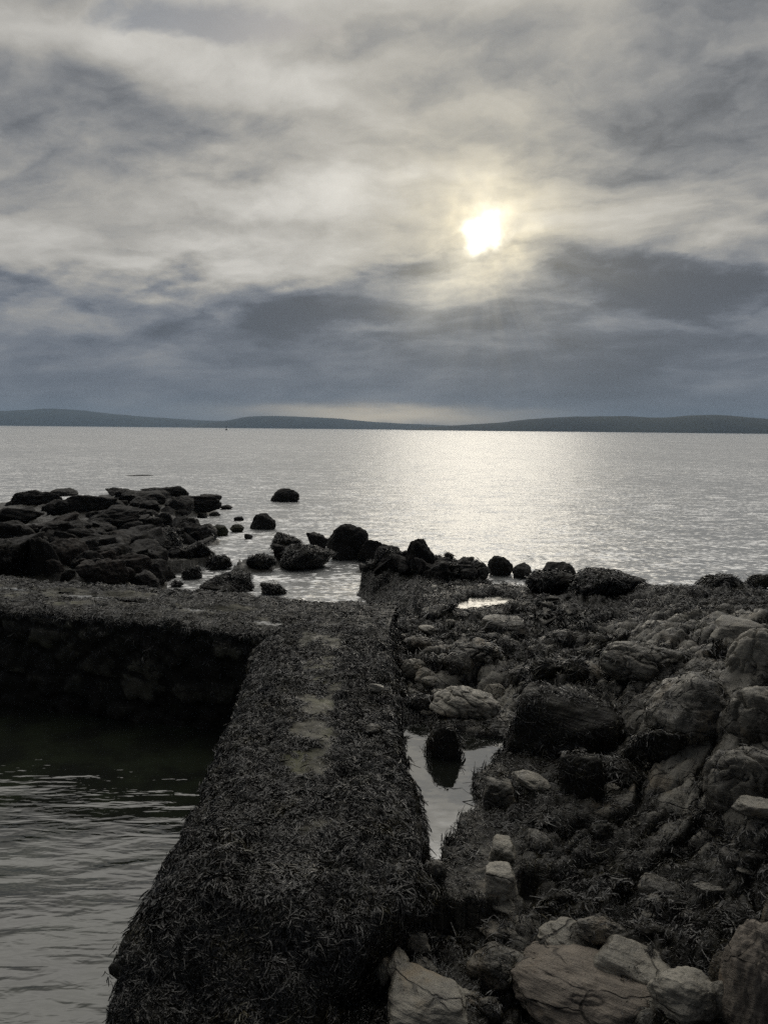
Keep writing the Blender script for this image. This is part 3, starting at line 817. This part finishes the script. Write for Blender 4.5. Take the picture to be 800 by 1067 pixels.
# far rocks out in the water and along the channel
rock(297,523,30,15,RD,M_REEF,'dark hump-backed rock alone in open water, farthest from the shore',3,depth=.7,fine=True)
rock(274,552,27,18,PK,M_REEF,'dark pointed rock standing in the channel like a small pyramid',5,fine=True)
rock(259,562,9,6,RD,M_REEF,'tiny dark rock low in the water just below the pyramid rock',6)
rock(228,559,21,13,RD,M_MOSS,'rounded green-tinged rock on the reef side of the channel',7)
rock(247,555,15,9,RD,M_MOSS,'small flat mossy rock between the green-tinged rock and the pyramid rock',8)
rock(224,538,12,5,A,M_REEF,'low dark rock awash between the reef tip and channel, the wider of a pair',9)
rock(249,543,11,5,A,M_REEF,'little rock awash in the channel mouth left of the pyramid rock',10)
rock(190,542,15,7,A,M_REEF,'low dark rock in the cove below the reef tip',11)
rock(211,540,11,6,A,M_REEF,'dark pebble-like rock in the cove right of a larger low one',12)
rock(236,531,14,5,A,M_REEF,'narrow outermost rock off the right tip of the reef',13)
# middle cluster
rock(298,576,32,22,WD,M_WEEDY,'shaggy weed-covered rock at the left front of the middle cluster',15,fine=True)
rock(331,572,24,18,A,M_REEF,'squarish dark rock behind the shaggy cluster, left of the tallest one',16)
rock(362,584,44,40,RD,M_REEF,'tallest rock of the middle cluster with a blunt squared top',17,fine=True,roll=.25)
rock(390,587,34,26,A,M_REEF,'dark sloping rock leaning on the right flank of the tallest rock',18,roll=.25)
rock(322,595,60,30,RD,M_WEEDY,'broad lumpy weed-covered rock at the centre of the middle cluster',33)
rock(272,594,30,16,WD,M_WEEDY,'low ragged rock joining the cluster to the inlet',20)
rock(237,620,56,24,WD,M_WEEDY,'long low black rock just behind the breakwater beside the inlet',21)
rock(285,620,28,13,A,M_WEEDY,'small black rock at the left end of the white rock pool',22)
rock(283,627,18,6,A,M_WEEDY,'flat sliver of rock in the white pool in front of a larger black one',23)
rock(413,596,34,24,A,M_REEF,'dark rock with a sloping face left of the upright pointed rock',24)
rock(436,598,34,38,PK,M_REEF,'upright pointed rock near the glitter path with steep left side',5,fine=True)
rock(458,598,28,13,A,M_REEF,'low dark rock tailing off right of the upright pointed rock',26)
rock(481,603,30,16,A,M_REEF,'low dark rock midway between the upright pointed rock and the round pair',27)
rock(498,604,18,13,A,M_REEF,'small dark rock just left of the round pair',28)
rock(521,600,27,22,RD,M_REEF,'taller left rock of a round pair against the bright water',29,fine=True)
rock(545,603,24,17,RD,M_REEF,'lower right rock of a round pair against the bright water',30)
rock(583,611,37,27,RD,M_REEF,'rounded boulder with lit right side standing behind another at the shelf edge',31,fine=True)
rock(571,619,46,26,RD,M_WEEDY,'wide dark boulder leaning in front of the rounded one at the shelf edge',32,fine=True)
rock(634,622,72,30,RD,M_WEEDY,'big flat-topped weedy boulder at the sea edge of the right shelf',33)
rock(750,612,40,12,PK,M_WEEDY,'small peaked weedy knoll on the skyline of the right shelf',34)
rock(792,614,26,16,WD,M_WEEDY,'weedy hump at the far right of the shelf skyline',35)
# left reef, larger blocks
rock(36,526,54,15,A,M_REEF,'flat dark rock island on the left, cut off by shallow water',40,depth=.45)
rock(67,517,27,8,A,M_REEF,'thin low rock beyond the flat island on the left',41)
rock(12,600,62,34,A,M_REEF,'massive block with a flat slanting face at the left, behind the breakwater',42,rise=1.0)
rock(50,600,34,36,A,M_REEF,'tall split block right of the massive slanting block',43)
rock(108,612,50,30,A,M_BROWN,'pale-faced tilted slab at the foot of the reef just behind the breakwater',44,fine=True)
rock(150,614,34,20,A,M_REEF,'squat block right of the tilted slab, close behind the breakwater',45)
rock(135,597,38,18,A,M_BROWN,'brown flat-topped block above the tilted slab',46)
rock(166,606,34,18,A,M_REEF,'dark block at the reef corner beside the inlet',47)
rock(163,594,20,12,A,M_REEF,'small round-shouldered block between the brown flat block and the inlet',48)
rock(100,576,40,18,A,M_REEF,'wide ledge block in the middle of the reef',49)
rock(60,568,62,26,A,M_REEF,'largest dark block on the left half of the reef',50)
rock(118,553,54,24,A,M_REEF,'long sharp-backed block across the middle of the reef',51)
rock(168,549,28,15,A,M_REEF,'dark cube-like block at the head of the cove',52,fine=True)
rock(172,577,34,24,WD,M_WEEDY,'shaggy weed-hung rock on the reef above the inlet',53)
rock(206,585,34,22,WD,M_WEEDY,'shaggy rock at the right edge of the reef facing the channel',54)
rock(229,594,26,16,WD,M_WEEDY,'ragged weedy rock in the inlet nearest the channel',55)
rock(200,604,20,14,A,M_WEEDY,'black rock standing in the bright inlet water',56)
rock(186,612,12,6,A,M_WEEDY,'tiny rock in the inlet close behind the breakwater',57)
rock(98,533,48,17,A,M_REEF,'long dark ledge at the seaward side of the reef',58,depth=.4)
rock(150,525,44,14,A,M_REEF,'knobbly crest block highest on the seaward skyline of the reef',59)
rock(204,531,54,15,A,M_REEF,'dark block near the right tip of the reef',60,depth=.5)
rock(214,524,34,9,A,M_REEF,'low tapering block at the top right of the reef skyline',61)
rock(172,518,48,11,A,M_REEF,'long low ledge tapering into the sea on the reef skyline',62,depth=.5)
rock(122,516,22,8,A,M_REEF,'small block on the left part of the reef skyline',63)
rock(22,545,44,16,A,M_REEF,'broad low block at the left edge facing the flat island',64)
rock(145,496,30,3,RD,M_REEF,'barely awash rock rippling the water beyond the reef',65,depth=.35,rise=.09,embed=.6)
rubble(16, [(440,592),(510,596),(600,604),(600,612),(500,606),(440,604)], (14, 30), [A, A, WD], [M_REEF, M_WEEDY], 'one of the dark rocks filling the chain along the centre waterline', 'rocks of the centre waterline chain', hr=(.5, .8))
# rock shelf right of the walkway
rock(462,791,36,42,RD,M_WEEDY,'dark weed-coated stone standing at the head of the long tide pool',70,rise=.36,embed=.35,fine=True,z=1.19)
rock(478,706,32,27,RD,M_STREAK,'smooth rounded boulder among the cracked rocks above the pool',71,fine=True)
rock(484,750,70,36,ST,M_PALE,'long tilted slab split into rounded blocks just above the pool',72,roll=.25,fine=True)
rock(432,708,30,22,ST,M_PALE,'cracked pale rock against the walkway side',73,fine=True)
rock(434,680,30,18,RD,M_STREAK,'knobbly pale stone by the walkway edge, above the cracked one',74)
rock(497,692,54,26,ST,M_STREAK,'broad humped rock with a pale top above the smooth rounded boulder',75)
rock(512,735,28,24,ST,M_PALE,'short stacked rock right of the long tilted slab',76,fine=True)
rock(440,744,34,20,RD,M_WEEDY,'dark low boulder between walkway and the long tilted slab',77)
rock(524,660,50,14,SL,M_STREAK,'pale flat ledge far back on the shelf toward the small pool',78)
rock(448,720,20,14,RD,M_PALE,'small pale stone wedged between cracked rock and tilted slab',79)
rock(455,700,16,12,RD,M_STREAK,'fist-like dull stone left of the smooth rounded boulder',80)
rock(569,712,30,26,RD,M_WEEDY,'dark round boulder behind the overhanging block, left of two',81)
rock(596,712,30,24,RD,M_WEEDY,'dark round boulder behind the overhanging block, right of two',82)
rock(588,792,118,80,SL,M_WEEDY,'big black block with an overhanging front facing the tide pool',83,depth=.62,rise=.62)
rock(605,832,44,44,SL,M_WEEDY,'dark jagged stump in front of the big overhanging block',84,fine=True)
rock(650,822,60,30,RD,M_WEEDY,'low dark wedge running right from the jagged stump',85,roll=.2)
rock(520,842,32,28,SL,M_STREAK,'layered slab at the right bank of the tide pool',86,fine=True)
rock(553,826,40,20,RD,M_PALE,'smooth pale oval stone right of the pool bank slab',87,roll=.3,fine=True)
rock(672,712,90,44,ST,M_STREAK,'olive flat-topped outcrop on the slope above the overhanging block',88,depth=.7)
rock(768,664,48,20,SL,M_PALE,'flat pale ledge below the whaleback rock',93,fine=True)
rock(787,700,54,42,ST,M_PALE,'tall pale jointed rock at the right edge of the shelf',94,embed=.45)
rock(742,780,130,96,RD,M_STREAK,'huge rounded bare boulder dominating the right shelf',95,depth=.75,rise=.55,embed=.4)
rock(790,772,80,60,ST,M_STREAK,'bulky grooved rock right of the huge rounded boulder',96,rise=.42,embed=.5)
rock(785,838,90,60,ST,M_STREAK,'grooved rock below the huge rounded boulder at the right edge',97,rise=.36,embed=.5)
rock(680,800,54,44,WD,M_WEEDY,'black weed-covered hump left of the huge rounded boulder',98)
rock(790,862,46,26,RD,M_PALE,'pale humped stone half buried in weed at the right edge',99,fine=True)
rubble(11, [(170,560),(235,552),(242,572),(225,582),(180,582)], (14, 32), [A, WD], [M_REEF, M_WEEDY], 'one of the shaggy dark rocks crowding the reef above the inlet', 'shaggy rocks above the inlet')
# row of squared stones and the foreground
rock(523,898,27,26,SL,M_PALE,'squared pale stone, upper of two set in line right of the pool',110,fine=True,depth=.9,rise=.12)
rock(522,934,31,34,SL,M_PALE,'larger squared stone, lower of two set in line right of the pool',111,fine=True,depth=.95,rise=.16)
rock(516,962,38,18,RD,M_PALE,'pale leaning stone below the two squared stones',112,fine=True,roll=.3)
rock(518,985,34,18,RD,M_STREAK,'dull rounded stone half under weed below the leaning one',113,fine=True)
rock(453,925,22,24,A,M_STREAK,'stone showing through weed at the near end of the pool',114)
rock(625,990,46,34,RD,M_STREAK,'rounded grey stone alone in the dark weed of the foreground',115,fine=True)
rock(687,938,40,20,SL,M_STREAK,'flat pale-topped stone in the weed, upper one of two',116,fine=True)
rock(678,953,18,14,RD,M_STREAK,'small round stone tucked below the flat pale-topped stone',117)
rock(738,938,28,14,A,M_STREAK,'narrow stone edge emerging from weed right of the flat pale-topped one',118)
rock(763,905,26,18,RD,M_STREAK,'dull stone in the gully near the right edge, left of two',119)
rock(784,918,30,16,RD,M_STREAK,'dull stone in the gully near the right edge, right of two',120)
rock(600,1012,70,34,RD,M_PALE,'long rounded stone lying slantwise behind the big bottom boulder',121,fine=True,roll=.22,rise=.16)
rock(560,1020,28,18,RD,M_STREAK,'small block between the humped brown stone and the slantwise long stone',122)
rock(662,1040,76,34,SL,M_PALE,'long straight-edged stone right of the slantwise one',123,fine=True,roll=.22,rise=.17)
rock(712,1068,62,42,RD,M_PALE,'rounded block at the end of the straight-edged stone',124,fine=True,rise=.2)
rock(612,1096,140,84,RD,M_WARM,'big smooth brownish boulder at the bottom of the shelf',125,fine=True,depth=.8,rise=.3)
rock(518,1038,58,42,RD,M_STREAK,'humped brown-stained stone beside the grey flat slab',126,fine=True,rise=.2)
rock(447,1078,76,64,SL,M_PALE,'grey flat-topped slab with squared corners near the walkway foot',127,fine=True,depth=.9,rise=.16)
rock(414,1030,22,48,RD,M_PALE,'right one of two narrow upright stones at the walkway foot',128,fine=True,depth=1.9,rise=.16)
rock(398,1034,22,50,RD,M_PALE,'left one of two narrow upright stones at the walkway foot',129,fine=True,depth=1.9,rise=.16)
rock(436,1000,24,24,A,M_PALE,'light chipped stone above the two narrow upright stones',130)
rock(442,1018,24,14,RD,M_STREAK,'low stone between the chipped stone and the grey flat slab',131)
rock(789,1092,66,104,RD,M_WARM,'great pinkish round boulder at the right edge of the foreground',132,fine=True,depth=.9,rise=.6)
rock(752,1040,24,34,RD,M_STREAK,'ribbed narrow stone beside the great pinkish boulder',133,fine=True)
rock(750,1066,20,30,RD,M_PALE,'pale little stone at the foot of the great pinkish boulder',134)
rock(804,1000,26,66,RD,M_STREAK,'tall cracked stone behind the great pinkish boulder',135,rise=.4)
rock(510,1072,24,24,RD,M_STREAK,'small stone in weed between the humped stone and the big bottom boulder',136)
rock(570,1040,18,12,RD,M_PALE,'pebble resting on the weed behind the big bottom boulder',137)
rock(300,1066,22,34,RD,M_PALE,'pale stone poking out of wrack at the walkway near end',138,fine=True,z=1.02,rise=.14)
rock(392,722,16,11,RD,M_PALE,'small pale stone on the walkway near its right edge, the farther one',139,z=1.60)
rock(387,766,20,12,RD,M_STREAK,'dull stone on the walkway near its right edge, the nearer one',140,z=1.60)

REEF_BACK = [(0,538),(80,530),(140,512),(190,512),(230,528),(180,540),(150,556),(0,556)]
REEF_MID = [(0,556),(150,556),(180,545),(205,570),(170,588),(0,586)]
REEF_FOOT = [(0,586),(166,588),(164,608),(60,606),(0,600)]
rubble(38, REEF_BACK, (12, 34), [A], [M_REEF], 'one of the dark broken rocks along the seaward half of the reef', 'rocks on the seaward half of the reef', hr=(.32, .55))
rubble(36, REEF_MID, (14, 44), [A, A, WD], [M_REEF, M_REEF, M_BROWN], 'one of the dark broken rocks heaped in the middle of the reef', 'rocks heaped in the middle of the reef', hr=(.35, .6))
rubble(22, REEF_FOOT, (14, 38), [A], [M_REEF, M_BROWN], 'one of the broken rocks at the reef foot behind the breakwater', 'rocks at the reef foot')
rubble(24, [(285,580),(340,568),(460,578),(510,596),(480,604),(400,598),(290,600)], (14, 34), [A, WD, WD], [M_REEF, M_WEEDY], 'one of the small dark rocks packed between the middle cluster boulders', 'small rocks of the middle cluster')
rubble(28, [(418,670),(470,655),(560,680),(545,740),(500,745),(420,750)], (10, 24), [RD, ST], [M_PALE, M_STREAK], 'one of the cracked stones packed above the tide pool', 'stones packed above the tide pool')
rubble(16, [(440,640),(640,625),(650,670),(600,690),(430,665)], (10, 24), [RD, WD], [M_STREAK, M_WEEDY], 'one of the weedy stones strewn across the back of the shelf', 'stones at the back of the shelf')
rubble(20, [(560,850),(790,850),(790,1010),(620,980),(545,960)], (12, 30), [RD, WD], [M_STREAK, M_WEEDY, M_WEEDY], 'one of the stones nearly buried in wrack on the near shelf', 'stones buried in wrack on the near shelf', embed=.45)
rubble(12, [(420,1000),(560,990),(760,1040),(760,1066),(420,1066)], (10, 24), [RD, SL], [M_PALE, M_STREAK], 'one of the small stones between the large foreground stones', 'small stones between the foreground stones', embed=.35)

# ------------------------------------------------------------------ seaweed: wet wrack lying over everything
def seg_fronds(P, N, S, seed, down=1.0, lift=0.5):
    """each frond is a forked ribbon that lies along the surface and hangs where it is steep"""
    rs = np.random.RandomState(seed)
    n = len(P)
    g = np.zeros((n, 3)); g[:, 2] = -1
    steep = 1 - np.clip(N[:, 2], 0, 1)
    fl = np.stack([perlin(P * 2.3 + 5.1), perlin(P * 2.3 + 41.7), perlin(P * 2.3 + 87.3)], -1) * 2.6
    d = rs.normal(size=(n, 3)) * 0.5 + fl + g * (down * (0.25 + 2.2 * steep))[:, None]
    a = rs.uniform(0.4, 1.0, n)
    d = d - N * (d * N).sum(1)[:, None]
    d /= np.linalg.norm(d, axis=1, keepdims=True) + 1e-9
    verts, quads, tone = [], [], []
    K = 5
    cn_ = perlin(P * 3.1 + 11.0)
    tn = np.clip(0.55 * rs.uniform(0, 1, n) + 0.45 * (0.5 + 1.1 * cn_), 0, 1)
    S = S * (0.85 + 0.7 * np.clip(perlin(P * 4.3 + 3.0) + 0.3, 0, 1))
    for ang, lf in ((-0.3, .9), (0.35, 1.0)):
        ang = ang + rs.normal(size=n) * 0.25
        b = np.cross(N, d)
        dd = d * np.cos(ang)[:, None] + b * np.sin(ang)[:, None]
        bb = np.cross(N, dd)
        L = S * lf * rs.uniform(.7, 1.2, n)
        curl = rs.normal(size=n) * 0.75
        up0 = rs.uniform(0.1, 0.8, n) * lift
        wd = S * rs.uniform(.03, .075, n)
        twist = rs.normal(size=n) * 0.7
        rows = []
        for k in range(K):
            t = k / (K - 1)
            hgt = up0 * np.sin(t * 2.6) * L * .55 + 0.006
            c = P + dd * (L * t)[:, None] + bb * (curl * L * t * t)[:, None] + N * hgt[:, None]
            w = wd * (0.55 + 1.1 * t * (1.15 - t) * 1.6)
            tw = twist * (t + .3)
            side = bb * np.cos(tw)[:, None] + N * np.sin(tw)[:, None]
            rows.append((c - side * w[:, None], c + side * w[:, None]))
        V = np.stack([np.stack(r, 1) for r in rows], 1)           # n,K,2,3
        base = sum(len(v) for v in verts)
        i = np.arange(n)[:, None] * (2 * K) + np.arange(K - 1)[None] * 2 + base
        quads.append(np.stack([i, i + 1, i + 3, i + 2], -1).reshape(-1, 4))
        verts.append(V.reshape(-1, 3)); tone.append(np.repeat(tn, 2 * K))
    return np.concatenate(verts), np.concatenate(quads), np.concatenate(tone)

def grid_normals(V):
    du = np.gradient(V, axis=0); dv = np.gradient(V, axis=1)
    n = np.cross(du, dv); n /= np.linalg.norm(n, axis=-1, keepdims=True) + 1e-9
    return n

def pick(V, N, weight, count, rs):
    """area-weighted random points on a vertex grid, jittered inside the cell"""
    du = np.gradient(V, axis=0); dv = np.gradient(V, axis=1)
    area = np.linalg.norm(np.cross(du, dv), axis=-1) * weight
    p = area.ravel() / area.sum()
    idx = rs.choice(len(p), size=count, p=p)
    a, b = rs.uniform(-.5, .5, (2, count, 1))
    pos = V.reshape(-1, 3)[idx] + du.reshape(-1, 3)[idx] * a + dv.reshape(-1, 3)[idx] * b
    return pos, N.reshape(-1, 3)[idx]

rs = np.random.RandomState(77)
def weed_object(label, P, N, S, seed, **kw):
    v, f, t = seg_fronds(P, N, S, seed, **kw)
    o = mesh_obj('seaweed', v, f, M_WRACK, attrs={'tone': t})
    return tag(o, label, 'seaweed', kind='stuff')

# walkway
NW = -grid_normals(VW); NW *= np.where((NW[..., 2:] < -0.2), -1, 1)
wgt = np.clip(1.1 - 2.0 * BW, 0.015, 1) * (VW[..., 2] > 0.05) * (VW[..., 1] > 2.6)
sidew = np.ones(VW.shape[:2]); sidew[:, :20] = .8; wgt = wgt * sidew
P_, N_ = pick(VW, NW, wgt, 210000, rs)
weed_object('dark wet wrack matted over the walkway of the breakwater', P_, N_, rs.uniform(.025, .065, len(P_)), 1)
# cross wall
NC = -grid_normals(VC); NC *= np.where((NC[..., 2:] < -0.2), -1, 1)
vis = (VC[..., 0] > -13)
wgt = np.clip(1.1 - 1.6 * BC, 0.0, 1) * (VC[..., 2] > 0.5) * vis
wgt[:, :34] *= .22; wgt[:, 26:36] *= 4
P_, N_ = pick(VC, NC, wgt, 36000, rs)
weed_object('dark wrack covering the top and face of the cross wall', P_, N_, rs.uniform(.035, .085, len(P_)), 2)
# shelf
GV = np.stack([TX, TY, TZ], -1); GN = -grid_normals(GV); GN *= np.where(GN[..., 2:] < 0, -1, 1)
cl_n = fbm(p3(TX, TY, 12.0, 0.8), 3)
wgt = np.clip(1.15 - 1.35 * TB + 0.6 * cl_n, 0.04, 1.4) * (TZ > np.where(TY > 13.5, 0.04, 0.35)) * sstep(-0.2, 0.2, TX + 1.6 * sstep(13.5, 15, TY) + 0.9 * sstep(5.0, 4.6, TY)) * (TY < 23) * (RR < 22) * (AA < R(40)) * np.clip(1.6 - RR / 14.0, .35, 1.6)
wgt *= ~((TX > 0.1) & (TX < 1.7) & (TY > 5.2) & (TY < 8.0) & (TZ < 1.17))
P_, N_ = pick(GV, GN, wgt, 230000, rs)
dist = np.hypot(P_[:, 0], P_[:, 1])
weed_object('dark glistening wrack spread over the rock shelf', P_, N_, rs.uniform(.03, .07, len(P_)) * np.clip(dist / 8.0, .8, 1.25), 3)
# on the rocks
PP, NN, SS = [], [], []
bpy.context.view_layer.update()
for o in ROCKS:
    mname = o.data.materials[0].name
    dens = {'weed_black_rock': 260, 'half_bare_granite': 60, 'dark_reef_rock': 0}.get(mname, 0)
    d = math.hypot(o.location.x, o.location.y)
    if not dens or d > 32: continue
    n = len(o.data.vertices)
    co = np.empty(n * 3, np.float32); o.data.vertices.foreach_get('co', co); co = co.reshape(-1, 3)
    no = np.empty(n * 3, np.float32); o.data.vertices.foreach_get('normal', no); no = no.reshape(-1, 3)
    mw = np.array(o.matrix_world)
    w = co @ mw[:3, :3].T + mw[:3, 3]
    nw = no @ np.linalg.inv(mw[:3, :3])
    nw /= np.linalg.norm(nw, axis=1, keepdims=True) + 1e-9
    size = max(o.scale.x, o.scale.z)
    m = int(min(6000, 40 + dens * 14 * o.scale.x * (o.scale.y + o.scale.z)))
    wt = np.clip(nw[:, 2] + 0.75, 0, 1) * (fbm(w * 2.0, 2) + 0.55 > 0)
    if wt.sum() == 0: continue
    idx = rs.choice(n, size=m, p=wt / wt.sum())
    PP.append(w[idx]); NN.append(nw[idx]); SS.append(rs.uniform(.035, .09, m) * np.clip(d / 9.0, .8, 1.3))
P_, N_, S_ = np.concatenate(PP), np.concatenate(NN), np.concatenate(SS)
weed_object('black wrack clinging to the boulders', P_, N_, S_, 4)

# ------------------------------------------------------------------ far shore
def hill(name, prof, dist, depth, col, seed):
    az_ = np.array([azel(px, 440)[0] for px, _ in prof])
    hor = lambda px: 443.2 + px * 0.0096
    hh = np.array([max(0.0, (hor(px) - py)) / F * dist for px, py in prof])
    na, nd = 420, 40
    A_ = np.linspace(az_[0], az_[-1], na)
    T = np.linspace(0, 1, nd)
    hp = np.interp(A_, az_, hh)
    hp = np.convolve(np.pad(hp, 6, mode='edge'), np.hanning(13) / np.hanning(13).sum(), 'valid')
    AG, TG = np.meshgrid(A_, T, indexing='ij')
    rr = dist + depth * (TG - 0.5)
    sh = np.sin(np.clip(TG, 0, 1) * math.pi) ** 0.8
    x, y = np.sin(np.radians(AG)) * rr, np.cos(np.radians(AG)) * rr
    z = hp[:, None] * sh * (1 + 0.10 * fbm(p3(x, y, seed, 1 / 900.0), 4)) + hp[:, None] * 0.02 * fbm(p3(x, y, seed, 1 / 150.0), 3) - 3.0 * (1 - sh) + 1.0
    m, t, b = material(name + '_moorland')
    geo = t.node('ShaderNodeNewGeometry')
    n = t.noise(t.v('MULTIPLY', geo.outputs['Position'], (1, 1, 3)), 0.004, 6, 0.65)[0]
    t.l.new(t.mix(t.ramp(n, 0.35, 0.65), c4(*col), c4(col[0] * 1.9, col[1] * 1.8, col[2] * 1.5)), b.inputs['Base Color'])
    b.inputs['Roughness'].default_value = 0.95
    o = mesh_obj(name, np.stack([x, y, z], -1).reshape(-1, 3), grid_quads(na, nd)[:, ::-1], m)
    return tag(o, kind='structure')
hill('hills', [(-420,438),(-250,432),(-120,430),(0,429.5),(50,427),(100,430.5),(150,434.5),(200,437.5),(240,439),(300,440),(360,442),(420,445),(470,447)], 8600, 1500, (.03, .035, .03), 1.0)
hill('hills', [(190,445.0),(215,441),(235,438.5),(255,434.5),(275,433),(310,433.3),(350,436),(390,439.5),(420,441.5),(470,443),(520,444),(580,446),(640,449)], 7000, 1200, (.028, .032, .026), 2.0)
hill('hills', [(420,447.3),(460,443.5),(500,441),(525,439.5),(545,437.2),(575,435.2),(600,434),(650,434.4),(672,435.6),(690,436),(720,434.2),(745,434),(775,435.5),(800,437),(900,440),(1010,436),(1150,440),(1250,446)], 4300, 900, (.025, .029, .024), 3.0)

# ------------------------------------------------------------------ navigation buoy far out
def lathe(name, prof, mat, parent, seg=20):
    a = np.linspace(0, 2 * math.pi, seg, endpoint=False)
    V = np.array([[r * math.cos(t), r * math.sin(t), z] for r, z in prof for t in a])
    q = [[i * seg + j, i * seg + (j + 1) % seg, (i + 1) * seg + (j + 1) % seg, (i + 1) * seg + j] for i in range(len(prof) - 1) for j in range(seg)]
    return mesh_obj(name, V, q, mat, parent)
mb, tb, bb_ = material('buoy_paint'); bb_.inputs['Base Color'].default_value = c4(.02, .03, .025); bb_.inputs['Roughness'].default_value = .5
p = at(236, 448.4, 0.0)
buoy = bpy.data.objects.new('buoy', None); C.objects.link(buoy)
buoy.location = (p[0], p[1], 0)
k = math.hypot(p[0], p[1]) / 800.0 * 1.0
tag(buoy, 'dark navigation buoy with a thin mast far out on the sea', 'buoy')
lathe('float', [(0, -.6*k), (.9*k, -.5*k), (1.0*k, .1*k), (.8*k, .9*k), (.35*k, 1.6*k), (0, 1.65*k)], mb, buoy)
lathe('mast', [(.22*k, 1.5*k), (.2*k, 3.6*k), (0, 3.65*k)], mb, buoy, 10)
lathe('topmark', [(0, 3.5*k), (.5*k, 3.6*k), (.05*k, 4.6*k), (0, 4.62*k)], mb, buoy, 12)

# ------------------------------------------------------------------ haze over the bay
def haze():
    x0, x1, y0, y1, z0, z1 = -12500, 12500, -200, 12500, -6.0, 260.0
    V = [(x, y, z) for x in (x0, x1) for y in (y0, y1) for z in (z0, z1)]
    Q = [(0,1,3,2),(4,6,7,5),(0,4,5,1),(2,3,7,6),(0,2,6,4),(1,5,7,3)]
    m = bpy.data.materials.new('haze'); m.use_nodes = True
    t = NT(m.node_tree); t.n.clear()
    out = t.node('ShaderNodeOutputMaterial'); v = t.node('ShaderNodeVolumePrincipled')
    v.inputs['Color'].default_value = c4(.55, .75, 1.0)
    v.inputs['Density'].default_value = HAZE
    v.inputs['Anisotropy'].default_value = 0.2
    t.l.new(v.outputs[0], out.inputs['Volume'])
    o = mesh_obj('haze', V, Q, m, smooth=False)
    tag(o, kind='stuff')
HAZE = 9.0e-5
haze()
